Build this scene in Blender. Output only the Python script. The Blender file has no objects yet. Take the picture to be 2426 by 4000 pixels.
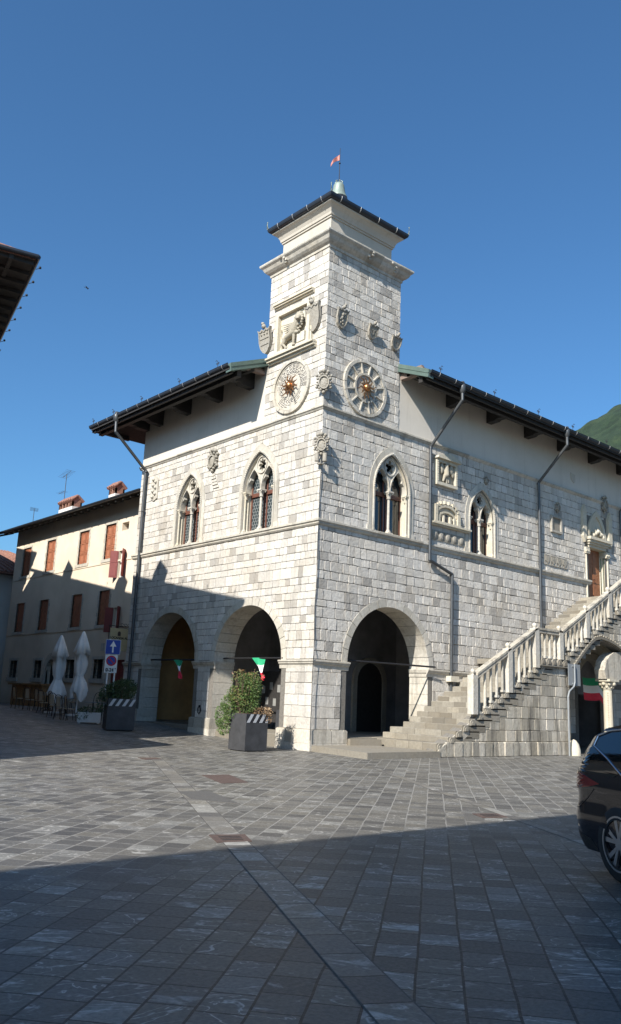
import bpy, bmesh, math, random
from mathutils import Vector, Matrix
from mathutils.geometry import tessellate_polygon
random.seed(7)
SC = bpy.context.scene
COL = SC.collection
PI = math.pi
rnd = random.random
def ru(a, b): return a + (b - a) * random.random()

# ------------------------------------------------------------------ materials
def mat(name):
    m = bpy.data.materials.new(name); m.use_nodes = True
    nt = m.node_tree; b = nt.nodes['Principled BSDF']
    return m, nt, b
def N(nt, t, **kw):
    n = nt.nodes.new(t)
    for k, v in kw.items():
        if k.startswith('i_'):
            n.inputs[k[2:].replace('_', ' ')].default_value = v
        else: setattr(n, k, v)
    return n
def L(nt, a, b): nt.links.new(a, b)
def ramp(nt, fac, stops):
    r = N(nt, 'ShaderNodeValToRGB')
    e = r.color_ramp.elements
    while len(e) < len(stops): e.new(0.5)
    for i, (p, c) in enumerate(stops):
        e[i].position = p; e[i].color = (c[0], c[1], c[2], 1) if not isinstance(c, (int, float)) else (c, c, c, 1)
    L(nt, fac, r.inputs[0]); return r.outputs[0]
def mixc(nt, fac, a, b, mode='MIX'):
    m = N(nt, 'ShaderNodeMix', data_type='RGBA', blend_type=mode)
    for s, v in ((0, fac), (6, a), (7, b)):
        if isinstance(v, (int, float)): m.inputs[s].default_value = v
        elif isinstance(v, tuple): m.inputs[s].default_value = (v[0], v[1], v[2], 1)
        else: L(nt, v, m.inputs[s])
    return m.outputs[2]
def math_(nt, op, a, b=None, c=None):
    m = N(nt, 'ShaderNodeMath', operation=op)
    for i, v in enumerate((a, b, c)):
        if v is None: continue
        if isinstance(v, (int, float)): m.inputs[i].default_value = v
        else: L(nt, v, m.inputs[i])
    return m.outputs[0]
def noise(nt, scale, detail=4, vec=None, rough=.55, dist=0):
    n = N(nt, 'ShaderNodeTexNoise'); n.inputs['Scale'].default_value = scale
    n.inputs['Detail'].default_value = detail; n.inputs['Roughness'].default_value = rough
    n.inputs['Distortion'].default_value = dist
    if vec is not None: L(nt, vec, n.inputs['Vector'])
    return n.outputs['Fac']
def wcoord(nt, scale=None):
    c = N(nt, 'ShaderNodeNewGeometry').outputs['Position']
    if scale:
        mp = N(nt, 'ShaderNodeMapping'); mp.inputs['Scale'].default_value = scale
        L(nt, c, mp.inputs['Vector']); c = mp.outputs[0]
    return c
def bump(nt, b, h, s=.4, d=.02):
    n = N(nt, 'ShaderNodeBump'); n.inputs['Strength'].default_value = s; n.inputs['Distance'].default_value = d
    L(nt, h, n.inputs['Height']); L(nt, n.outputs[0], b.inputs['Normal'])

def stone_mat(name, lo, hi, stain=.25, rough=.85, bmp=.5, bd=.015, vstreak=0.0, warm=(1.0, .93, .82), sc=1.0):
    m, nt, b = mat(name)
    at = N(nt, 'ShaderNodeAttribute', attribute_name='tint')
    c = ramp(nt, at.outputs['Fac'], [(0.0, (lo[0]*.70, lo[1]*.70, lo[2]*.71)), (.18, (lo[0]*.84, lo[1]*.83, lo[2]*.82)), (.30, lo), (1.0, hi)])
    p = wcoord(nt)
    n1 = noise(nt, .9 * sc, 5, p); n2 = noise(nt, 9 * sc, 6, p, .7); n3 = noise(nt, 45 * sc, 3, p, .6)
    c = mixc(nt, ramp(nt, n2, [(.35, 0.0), (.75, stain)]), c, (lo[0]*.62, lo[1]*.6, lo[2]*.57))
    c = mixc(nt, ramp(nt, n1, [(.42, 0.0), (.7, .55)]), c, mixc(nt, 1.0, c, warm, 'MULTIPLY'))
    if vstreak > 0:
        ps = wcoord(nt, (1.5, 1.5, .16)); ns = noise(nt, 1.8, 6, ps, .75)
        c = mixc(nt, ramp(nt, ns, [(.5, 0.0), (.68, vstreak)]), c, (.05, .045, .04))
    L(nt, c, b.inputs['Base Color']); b.inputs['Roughness'].default_value = rough
    hsum = math_(nt, 'ADD', math_(nt, 'MULTIPLY', n2, 1.0), math_(nt, 'MULTIPLY', n3, .35))
    bump(nt, b, hsum, bmp, bd)
    return m
def simple(name, c, rough=.6, metal=0, var=.12, sc=6, bmp=0, spec=None, coat=0):
    m, nt, b = mat(name)
    p = wcoord(nt); n = noise(nt, sc, 5, p, .65)
    k = 1 - var; h = 1 + var
    col = ramp(nt, n, [(.3, (c[0]*k, c[1]*k, c[2]*k)), (.7, (min(1, c[0]*h), min(1, c[1]*h), min(1, c[2]*h)))])
    L(nt, col, b.inputs['Base Color']); b.inputs['Roughness'].default_value = rough; b.inputs['Metallic'].default_value = metal
    if spec is not None: b.inputs['Specular IOR Level'].default_value = spec
    if coat: b.inputs['Coat Weight'].default_value = coat; b.inputs['Coat Roughness'].default_value = .03
    if bmp: bump(nt, b, n, bmp, .02)
    return m
M = {}
M['block'] = stone_mat('limestone_block', (.48, .455, .415), (.66, .63, .58), .45, bmp=.9, bd=.04, vstreak=.22)
M['mortar'] = simple('mortar', (.16, .148, .13), .95, var=.25, sc=12)
M['trim'] = stone_mat('carved_stone', (.44, .415, .36), (.60, .565, .50), .6, bmp=.7, bd=.02, vstreak=.35)
M['cream'] = stone_mat('cream_stone', (.50, .455, .36), (.60, .555, .455), .5, bmp=.7, bd=.02)
M['shieldstone'] = stone_mat('weathered_relief', (.31, .29, .25), (.42, .395, .35), .7, bmp=.9, bd=.02, sc=1.6)
M['stair'] = stone_mat('worn_step_stone', (.22, .20, .165), (.34, .315, .265), .6, bmp=.5)
M['sideblock'] = stone_mat('stained_block', (.40, .37, .31), (.56, .52, .45), .5, bmp=.8, bd=.03, vstreak=.85)
def plaster_mat(name, c, k):
    m, nt, b = mat(name); p = wcoord(nt)
    n = noise(nt, .35, 6, p, .62); n2 = noise(nt, 4, 6, p, .7); ps = wcoord(nt, (1.6, 1.6, .16)); n3 = noise(nt, 1.6, 6, ps, .75); n4 = noise(nt, 26, 3, p)
    col = mixc(nt, ramp(nt, n, [(.38, 0.0), (.64, k)]), c, (c[0]*.74, c[1]*.73, c[2]*.70))
    col = mixc(nt, ramp(nt, n3, [(.54, 0.0), (.72, k * .8)]), col, (c[0]*.55, c[1]*.53, c[2]*.5))
    col = mixc(nt, ramp(nt, n2, [(.62, 0.0), (.72, k * .5)]), col, (min(1, c[0]*1.15), min(1, c[1]*1.12), min(1, c[2]*1.1)))
    L(nt, col, b.inputs['Base Color']); b.inputs['Roughness'].default_value = .93
    bump(nt, b, math_(nt, 'ADD', n2, math_(nt, 'MULTIPLY', n4, .4)), .35, .012); return m
M['plaster'] = plaster_mat('cream_plaster', (.60, .555, .49), .45)
M['towerplaster'] = plaster_mat('tower_plaster', (.50, .46, .395), .6)
M['ochre'] = simple('ochre_plaster', (.46, .27, .11), .9, var=.18, sc=1.5)
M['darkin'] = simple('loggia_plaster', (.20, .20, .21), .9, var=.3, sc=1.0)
M['wood'] = simple('dark_timber', (.022, .020, .019), .75, var=.4, sc=9, bmp=.2)
M['oldwood'] = simple('grey_timber', (.20, .15, .125), .8, var=.3, sc=14, bmp=.2)
M['gutter'] = simple('dark_gutter_metal', (.045, .05, .06), .38, .55, var=.12)
M['bracket'] = simple('pale_bracket_metal', (.42, .42, .42), .45, .6)
M['pipe'] = simple('grey_downpipe', (.085, .09, .095), .42, .5, var=.2)
M['copper'] = simple('green_flashing', (.115, .165, .145), .5, .35, var=.15, sc=3)
M['bronze'] = simple('bell_patina', (.24, .29, .25), .5, .3, var=.2, sc=5)
M['gold'] = simple('copper_sun', (.42, .20, .085), .32, .85, var=.25, sc=8)
M['iron'] = simple('black_iron', (.02, .02, .022), .6, .3)
M['ink'] = simple('engraved_numeral', (.075, .07, .068), .9)
M['ink2'] = simple('carved_numeral', (.20, .19, .175), .9)
M['sash'] = simple('brown_sash', (.13, .052, .035), .5, var=.2)
M['doorw'] = simple('brown_door', (.27, .11, .05), .5, var=.25, sc=5)
M['shutter'] = simple('orange_brown_shutter', (.33, .125, .065), .7, var=.2)
M['redshutter'] = simple('dark_red_shutter', (.17, .032, .03), .6, var=.12)
M['tile'] = simple('terracotta_tile', (.23, .115, .085), .9, var=.55, sc=11, bmp=.3)
M['brick'] = simple('old_brick', (.26, .14, .10), .9, var=.4, sc=10)
M['white'] = simple('white_paint', (.72, .72, .70), .5, var=.05)
M['parasol'] = simple('parasol_cloth', (.75, .74, .71), .85, var=.08, sc=3)
M['planter'] = simple('anthracite_planter', (.045, .046, .05), .65, .1, var=.3, sc=3, bmp=.05)
M['stripe_b'] = simple('black_reflective', (.02, .02, .025), .4)
M['stripe_w'] = simple('white_reflective', (.42, .43, .45), .35, var=.05)
M['blue'] = simple('sign_blue', (.015, .05, .30), .4, var=.03)
M['red'] = simple('sign_red', (.42, .02, .04), .45, var=.03)
M['signback'] = simple('galvanised_sheet', (.24, .255, .265), .6, .1, var=.08)
M['yellowsign'] = simple('cream_sign', (.55, .46, .27), .6, var=.05)
M['black'] = simple('black_paint', (.012, .012, .013), .5)
M['flag_g'] = simple('flag_green', (.02, .33, .15), .8, var=.1)
M['flag_w'] = simple('flag_white', (.85, .85, .83), .8, var=.05)
M['flag_r'] = simple('flag_red', (.70, .03, .06), .8, var=.1)
M['vane'] = simple('rusty_vane', (.33, .12, .10), .6, .2, var=.3, sc=12)
M['tyre'] = simple('tyre_rubber', (.018, .018, .019), .8)
M['paint'] = simple('black_car_paint', (.012, .010, .014), .18, .2, var=.05, coat=1)
M['redpaint'] = simple('dark_red_paint', (.10, .008, .012), .2, .2, coat=1)
M['trimplastic'] = simple('black_plastic', (.02, .02, .021), .55)
M['chrome'] = simple('bright_trim', (.62, .63, .65), .18, 1, var=.03)
M['rim'] = simple('alloy_rim', (.48, .48, .49), .3, .8, var=.04)
M['taillight'] = simple('tail_lamp', (.20, .012, .012), .12, coat=1, var=.1)
M['chairw'] = simple('dark_chair_cane', (.045, .028, .018), .5, var=.2)
M['chairp'] = simple('woven_chair_panel', (.42, .32, .22), .7, var=.3, sc=60)
M['counter'] = simple('counter_wood', (.30, .17, .07), .7, var=.3, sc=9)
M['rust'] = simple('rusty_cover', (.085, .055, .045), .8, var=.3, sc=20, bmp=.3)
M['slabm'] = simple('grey_cover_slab', (.09, .085, .078), .85, var=.2, sc=25, bmp=.3)
M['bird'] = simple('bird_feather', (.02, .02, .025), .7)
M['paper'] = simple('paper_notice', (.22, .22, .21), .8)
M['bark'] = simple('shrub_stem', (.09, .06, .04), .9)
def house_mat(name, c, stain):
    m, nt, b = mat(name); p = wcoord(nt)
    n = noise(nt, .5, 6, p, .6); n2 = noise(nt, 5, 5, p, .7)
    col = mixc(nt, ramp(nt, n, [(.35, 0.0), (.7, 1.0)]), c, (c[0]*.82, c[1]*.80, c[2]*.76))
    # damp, worn band of plaster along the foot of the wall (a stain with its own edge)
    z = N(nt, 'ShaderNodeSeparateXYZ'); L(nt, p, z.inputs[0])
    zz = math_(nt, 'ADD', z.outputs[2], math_(nt, 'MULTIPLY', n2, 1.2))
    col = mixc(nt, ramp(nt, math_(nt, 'DIVIDE', zz, 4.0), [(.40, stain), (.55, 0.0)]), col, (.20, .18, .15))
    L(nt, col, b.inputs['Base Color']); b.inputs['Roughness'].default_value = .92
    bump(nt, b, n2, .12, .01); return m
M['house'] = house_mat('pale_yellow_plaster', (.66, .57, .455), .35)
M['whitehouse'] = house_mat('off_white_plaster', (.60, .60, .58), .3)
M['greyhouse'] = house_mat('grey_plaster', (.30, .27, .23), .3)
# leaded glass with round panes
def glass_mat(name, leaded):
    m, nt, b = mat(name)
    b.inputs['Base Color'].default_value = (.012, .018, .022, 1); b.inputs['Roughness'].default_value = .06
    b.inputs['Specular IOR Level'].default_value = .9
    p = wcoord(nt)
    if leaded:
        s = N(nt, 'ShaderNodeSeparateXYZ'); L(nt, p, s.inputs[0])
        h = math_(nt, 'ADD', s.outputs[0], s.outputs[1])
        def cells(off):
            a = math_(nt, 'SUBTRACT', math_(nt, 'FRACT', math_(nt, 'ADD', math_(nt, 'DIVIDE', h, .15), off)), .5)
            c = math_(nt, 'SUBTRACT', math_(nt, 'FRACT', math_(nt, 'ADD', math_(nt, 'DIVIDE', s.outputs[2], .26), off)), .5)
            r = math_(nt, 'SQRT', math_(nt, 'ADD', math_(nt, 'MULTIPLY', math_(nt, 'MULTIPLY', a, .15), math_(nt, 'MULTIPLY', a, .15)),
                                        math_(nt, 'MULTIPLY', math_(nt, 'MULTIPLY', c, .26), math_(nt, 'MULTIPLY', c, .26))))
            return math_(nt, 'LESS_THAN', math_(nt, 'ABSOLUTE', math_(nt, 'SUBTRACT', r, .07)), .008)
        k = math_(nt, 'MAXIMUM', cells(0.0), cells(.5))
        col = mixc(nt, k, (.03, .045, .05), (.17, .18, .18)); L(nt, col, b.inputs['Base Color'])
        L(nt, math_(nt, 'ADD', math_(nt, 'MULTIPLY', k, .5), .08), b.inputs['Roughness'])
    bump(nt, b, noise(nt, 3, 2, p), .12, .03)
    return m
M['leaded'] = glass_mat('leaded_glass', True); M['glass'] = glass_mat('window_glass', False)
m, nt, b = mat('car_window_glass'); b.inputs['Base Color'].default_value = (.006, .009, .010, 1); b.inputs['Roughness'].default_value = .03
b.inputs['Specular IOR Level'].default_value = .9; b.inputs['Coat Weight'].default_value = .6
L(nt, ramp(nt, noise(nt, 2, 2, wcoord(nt)), [(.3, (.005, .008, .009)), (.7, (.009, .012, .013))]), b.inputs['Base Color']); M['carglass'] = m
# leaves
def leaf_mat(name, a, bcol, c3):
    m, nt, b = mat(name)
    at = N(nt, 'ShaderNodeAttribute', attribute_name='tint')
    col = ramp(nt, at.outputs['Fac'], [(0.0, a), (.6, bcol), (1.0, c3)])
    L(nt, col, b.inputs['Base Color']); b.inputs['Roughness'].default_value = .55
    return m
M['leaf'] = leaf_mat('nandina_leaf', (.035, .075, .02), (.10, .17, .04), (.22, .10, .05))
M['leafd'] = leaf_mat('dark_leaf', (.02, .045, .015), (.05, .09, .03), (.10, .13, .05))
M['dryleaf'] = leaf_mat('dry_leaf', (.15, .09, .05), (.27, .17, .09), (.35, .27, .17))
# paving
def paving_mat(name, rot, roww, pitch, band=False, base=(.106, .101, .092), joint=(.25, .24, .22)):
    m, nt, b = mat(name)
    mp = N(nt, 'ShaderNodeMapping'); mp.inputs['Rotation'].default_value = (0, 0, rot)
    P = N(nt, 'ShaderNodeNewGeometry').outputs['Position']
    # waviness so that the joints are hand laid
    wn = N(nt, 'ShaderNodeTexNoise'); wn.inputs['Scale'].default_value = 1.4; L(nt, P, wn.inputs['Vector'])
    wob = N(nt, 'ShaderNodeVectorMath', operation='MULTIPLY_ADD'); L(nt, wn.outputs['Color'], wob.inputs[0])
    wob.inputs[1].default_value = (.035, .035, 0); L(nt, P, wob.inputs[2])
    L(nt, wob.outputs[0], mp.inputs['Vector'])
    s = N(nt, 'ShaderNodeSeparateXYZ'); L(nt, mp.outputs[0], s.inputs[0])
    u, v = s.outputs[0], s.outputs[1]
    vr = math_(nt, 'DIVIDE', v, roww); row = math_(nt, 'FLOOR', vr); fv = math_(nt, 'FRACT', vr)
    w1 = N(nt, 'ShaderNodeTexWhiteNoise', noise_dimensions='1D'); L(nt, row, w1.inputs['W'])
    ur = math_(nt, 'ADD', math_(nt, 'DIVIDE', u, pitch), math_(nt, 'MULTIPLY', w1.outputs['Value'], .42))
    colm = math_(nt, 'FLOOR', ur); fu = math_(nt, 'FRACT', ur)
    cmb = N(nt, 'ShaderNodeCombineXYZ'); L(nt, row, cmb.inputs[0]); L(nt, colm, cmb.inputs[1])
    w2 = N(nt, 'ShaderNodeTexWhiteNoise', noise_dimensions='3D'); L(nt, cmb.outputs[0], w2.inputs['Vector'])
    rv = w2.outputs['Value']
    sp = N(nt, 'ShaderNodeSeparateColor'); L(nt, w2.outputs['Color'], sp.inputs[0])
    du = math_(nt, 'MULTIPLY', math_(nt, 'MINIMUM', fu, math_(nt, 'SUBTRACT', 1.0, fu)), pitch)
    dv = math_(nt, 'MULTIPLY', math_(nt, 'MINIMUM', fv, math_(nt, 'SUBTRACT', 1.0, fv)), roww)
    # slab colour
    c = ramp(nt, rv, [(0.0, (base[0]*.62, base[1]*.63, base[2]*.66)), (.3, base), (.62, (base[0]*1.25, base[1]*1.22, base[2]*1.12)),
                      (.84, (base[0]*1.15, base[1]*1.18, base[2]*1.22)), (1.0, (base[0]*1.9, base[1]*1.95, base[2]*1.95))])
    # white veins, direction differs per slab
    vm = N(nt, 'ShaderNodeVectorMath', operation='MULTIPLY_ADD'); L(nt, w2.outputs['Color'], vm.inputs[0]); vm.inputs[1].default_value = (9, 9, 9); L(nt, P, vm.inputs[2])
    rt = N(nt, 'ShaderNodeVectorRotate', rotation_type='Z_AXIS'); L(nt, vm.outputs[0], rt.inputs['Vector'])
    L(nt, math_(nt, 'ADD', math_(nt, 'MULTIPLY', sp.outputs[1], 1.0), .2), rt.inputs['Angle'])
    sm = N(nt, 'ShaderNodeMapping'); sm.inputs['Scale'].default_value = (1.6, 3.6, 1); L(nt, rt.outputs[0], sm.inputs['Vector'])
    nv = noise(nt, 1.1, 3, sm.outputs[0], .5, 1.3)
    vein = math_(nt, 'SUBTRACT', 1.0, math_(nt, 'MULTIPLY', math_(nt, 'ABSOLUTE', math_(nt, 'SUBTRACT', nv, .5)), 60.0))
    vein = math_(nt, 'MAXIMUM', vein, 0.0)
    vein = math_(nt, 'MULTIPLY', vein, ramp(nt, sp.outputs[0], [(.30, .0), (.75, .85)]))
    patch = math_(nt, 'MULTIPLY', ramp(nt, noise(nt, 1.6, 5, sm.outputs[0], .68, .8), [(.56, 0.0), (.66, 1.0)]), ramp(nt, sp.outputs[2], [(.62, 0.0), (.85, .8)]))
    c = mixc(nt, math_(nt, 'MINIMUM', math_(nt, 'MAXIMUM', vein, patch), 1.0), c, (.50, .485, .45))
    n6 = noise(nt, 30, 4, P, .7); c = mixc(nt, ramp(nt, n6, [(.3, .35), (.6, 0.0)]), c, (base[0]*.5, base[1]*.5, base[2]*.5))
    nb = noise(nt, .25, 4, P, .6); c = mixc(nt, ramp(nt, nb, [(.4, 0.0), (.7, .35)]), c, mixc(nt, 1.0, c, (1.0, .96, .88), 'MULTIPLY'))
    jm = math_(nt, 'LESS_THAN', math_(nt, 'MINIMUM', math_(nt, 'MULTIPLY', du, 1.15), dv) if not band else du, .0085)
    n7 = noise(nt, .9, 5, P, .65, .6); c = mixc(nt, ramp(nt, n7, [(.58, 0.0), (.70, .55)]), c, (base[0]*.45, base[1]*.45, base[2]*.45))
    # shade painted into the grout: dark in the foreground shadow, pale in the sun
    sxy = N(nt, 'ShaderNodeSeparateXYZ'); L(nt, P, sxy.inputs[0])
    joint_shade = math_(nt, 'ADD', math_(nt, 'MULTIPLY', math_(nt, 'ADD', sxy.outputs[1], 14.2), .12), math_(nt, 'MULTIPLY', noise(nt, .35, 4, P, .6), .9))
    jc = ramp(nt, joint_shade, [(.30, (.022, .020, .018)), (.62, joint)])
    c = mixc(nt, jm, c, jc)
    L(nt, c, b.inputs['Base Color'])
    L(nt, ramp(nt, n6, [(.3, .62), (.7, .42)]), b.inputs['Roughness'])
    b.inputs['Specular IOR Level'].default_value = .35
    h = math_(nt, 'ADD', math_(nt, 'MULTIPLY', math_(nt, 'SUBTRACT', 1.0, jm), 1.0), math_(nt, 'ADD', math_(nt, 'MULTIPLY', n6, .35), math_(nt, 'ADD', math_(nt, 'MULTIPLY', rv, .9), math_(nt, 'MULTIPLY', noise(nt, 5, 5, P, .7), 1.2))))
    bump(nt, b, h, .55, .008)
    return m
# ------------------------------------------------------------------ mesh helpers
class MB:
    def __init__(s): s.v, s.f, s.m, s.t, s.sm = [], [], [], [], []
    def add(s, vs, fs, mi=0, tint=.5, smooth=False):
        o = len(s.v); s.v.extend([tuple(p) for p in vs])
        for f in fs:
            s.f.append(tuple(o + i for i in f)); s.m.append(mi); s.t.append(tint); s.sm.append(smooth)
    def hexa(s, p, mi=0, tint=.5):   # 8 pts: bottom 4, top 4
        s.add(p, [(0, 3, 2, 1), (4, 5, 6, 7), (0, 1, 5, 4), (1, 2, 6, 5), (2, 3, 7, 6), (3, 0, 4, 7)], mi, tint)
    def box(s, x0, x1, y0, y1, z0, z1, mi=0, tint=.5, fr=None):
        p = [(x0, y0, z0), (x1, y0, z0), (x1, y1, z0), (x0, y1, z0), (x0, y0, z1), (x1, y0, z1), (x1, y1, z1), (x0, y1, z1)]
        if fr: p = [fr(*q) for q in p]
        s.hexa(p, mi, tint)
    def ext(s, fr, poly, w0, w1, mi=0, tint=.5, back=False):
        n = len(poly); a = [fr(u, v, w0) for u, v in poly]; b_ = [fr(u, v, w1) for u, v in poly]
        tri = tessellate_polygon([[Vector((u, v, 0)) for u, v in poly]])
        s.add(a + b_, [(i, (i + 1) % n, n + (i + 1) % n, n + i) for i in range(n)] + [tuple(n + i for i in t) for t in tri]
              + ([tuple(t) for t in tri] if back else []), mi, tint)
    def cyl(s, p0, p1, r0, r1=None, n=10, mi=0, tint=.5, cap=True, smooth=True):
        r1 = r0 if r1 is None else r1
        p0, p1 = Vector(p0), Vector(p1); d = (p1 - p0).normalized()
        a = d.orthogonal().normalized(); c = d.cross(a)
        vs = []
        for p, r in ((p0, r0), (p1, r1)):
            for i in range(n):
                t = 2 * PI * i / n; vs.append(p + (a * math.cos(t) + c * math.sin(t)) * r)
        s.add(vs, [(i, (i + 1) % n, n + (i + 1) % n, n + i) for i in range(n)], mi, tint, smooth)
        if cap: s.add(vs, [tuple(range(n))[::-1], tuple(range(n, 2 * n))], mi, tint)
    def tube(s, pts, r, n=8, mi=0, tint=.5):
        for a, b_ in zip(pts[:-1], pts[1:]): s.cyl(a, b_, r, r, n, mi, tint)
        for p in pts[1:-1]: s.ball(p, r * 1.02, n=n, mi=mi, tint=tint)
    def lathe(s, c, prof, n=16, mi=0, tint=.5, sq=False, rot=0.0, smooth=True):
        # prof: list of (r, z) ; sq: square section
        vs = []; k = 4 if sq else n
        for r, z in prof:
            for i in range(k):
                t = 2 * PI * i / k + (PI / 4 if sq else 0) + rot; q = r * (math.sqrt(2) if sq else 1)
                vs.append((c[0] + q * math.cos(t), c[1] + q * math.sin(t), c[2] + z))
        fs = [(j * k + i, j * k + (i + 1) % k, (j + 1) * k + (i + 1) % k, (j + 1) * k + i) for j in range(len(prof) - 1) for i in range(k)]
        s.add(vs, fs, mi, tint, smooth and not sq)
        s.add(vs, [tuple(range(k))[::-1], tuple(range((len(prof) - 1) * k, len(prof) * k))], mi, tint)
    def ball(s, c, r, n=8, mi=0, tint=.5, sc=(1, 1, 1), fr=None):
        vs, fs = [], []; m_ = max(4, n // 2)
        for j in range(m_ + 1):
            ph = PI * j / m_
            for i in range(n):
                t = 2 * PI * i / n
                p = (c[0] + r * sc[0] * math.sin(ph) * math.cos(t), c[1] + r * sc[1] * math.sin(ph) * math.sin(t), c[2] + r * sc[2] * math.cos(ph))
                vs.append(fr(*p) if fr else p)
        for j in range(m_):
            for i in range(n): fs.append((j * n + i, j * n + (i + 1) % n, (j + 1) * n + (i + 1) % n, (j + 1) * n + i))
        s.add(vs, fs, mi, tint, True)
    def build(s, name, mats, parent=None, loc=None, mw=None):
        me = bpy.data.meshes.new(name); me.from_pydata(s.v, [], s.f)
        for q in (mats if isinstance(mats, (list, tuple)) else [mats]): me.materials.append(M[q] if isinstance(q, str) else q)
        me.polygons.foreach_set('material_index', s.m)
        me.polygons.foreach_set('use_smooth', s.sm)
        a = me.attributes.new('tint', 'FLOAT', 'FACE'); a.data.foreach_set('value', s.t)
        me.validate(); me.update()
        o = bpy.data.objects.new(name, me); COL.objects.link(o)
        if parent: o.parent = parent
        if loc is not None: o.location = loc
        if mw is not None: o.matrix_world = mw
        return o
def tag(o, label=None, cat=None, group=None, kind=None):
    if label: o['label'] = label
    if cat: o['category'] = cat
    if group: o['group'] = group
    if kind: o['kind'] = kind
    return o
def thing(name, label, cat, loc=(0, 0, 0), rz=0, group=None):
    o = bpy.data.objects.new(name, None); COL.objects.link(o); o.location = loc; o.rotation_euler = (0, 0, rz)
    return tag(o, label, cat, group)
def copy_tree(o, parent=None, label=None):
    c = o.copy(); COL.objects.link(c)
    if parent: c.parent = parent
    if label: c['label'] = label
    for ch in [x for x in COL.objects if x.parent == o]: copy_tree(ch, c)
    return c
# facade frames: (along the wall, height, outward)
def FL(u, v, w): return (-w, u, v)
def FR(u, v, w): return (u, -w, v)
def shrink(poly, d):
    # offset a convex polygon inwards
    n = len(poly); out = []
    area = sum(poly[i][0] * poly[(i + 1) % n][1] - poly[(i + 1) % n][0] * poly[i][1] for i in range(n))
    sg = 1 if area > 0 else -1
    cx = sum(p[0] for p in poly) / n; cy = sum(p[1] for p in poly) / n
    for i in range(n):
        p0, p1, p2 = poly[i - 1], poly[i], poly[(i + 1) % n]
        e1 = (p1[0] - p0[0], p1[1] - p0[1]); e2 = (p2[0] - p1[0], p2[1] - p1[1])
        l1 = math.hypot(*e1) or 1e-6; l2 = math.hypot(*e2) or 1e-6
        n1 = (-e1[1] / l1 * sg, e1[0] / l1 * sg); n2 = (-e2[1] / l2 * sg, e2[0] / l2 * sg)
        b0 = (n1[0] + n2[0], n1[1] + n2[1]); bl = b0[0] ** 2 + b0[1] ** 2
        k = 2 * d / max(bl, .5)
        out.append((p1[0] + b0[0] * k, p1[1] + b0[1] * k))
    return out
def clip_half(poly, p, nrm):
    # keep the side where (q - p).n >= 0
    out = []; n = len(poly)
    for i in range(n):
        a, b_ = poly[i], poly[(i + 1) % n]
        da = (a[0] - p[0]) * nrm[0] + (a[1] - p[1]) * nrm[1]; db = (b_[0] - p[0]) * nrm[0] + (b_[1] - p[1]) * nrm[1]
        if da >= 0: out.append(a)
        if (da >= 0) != (db >= 0):
            t = da / (da - db); out.append((a[0] + (b_[0] - a[0]) * t, a[1] + (b_[1] - a[1]) * t))
    return out
def parea(p):
    n = len(p); return abs(sum(p[i][0] * p[(i + 1) % n][1] - p[(i + 1) % n][0] * p[i][1] for i in range(n))) / 2
def cut_hole(poly, hole):
    # hole: convex polygon, counter-clockwise. Cuts the block with the hole edge it lies farthest outside of
    xs = [p[0] for p in poly]; ys = [p[1] for p in poly]; hx = [p[0] for p in hole]; hy = [p[1] for p in hole]
    if max(xs) <= min(hx) or min(xs) >= max(hx) or max(ys) <= min(hy) or min(ys) >= max(hy): return poly
    best = None; n = len(hole)
    for i in range(n):
        a, b_ = hole[i], hole[(i + 1) % n]
        ex, ey = b_[0] - a[0], b_[1] - a[1]; l = math.hypot(ex, ey)
        if l < 1e-6: continue
        nr = (ey / l, -ex / l)
        q = clip_half(poly, a, nr)
        ar = parea(q) if len(q) > 2 else 0
        if best is None or ar > best[0]: best = (ar, q)
    return best[1] if best and best[0] > 2e-3 else None
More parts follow.
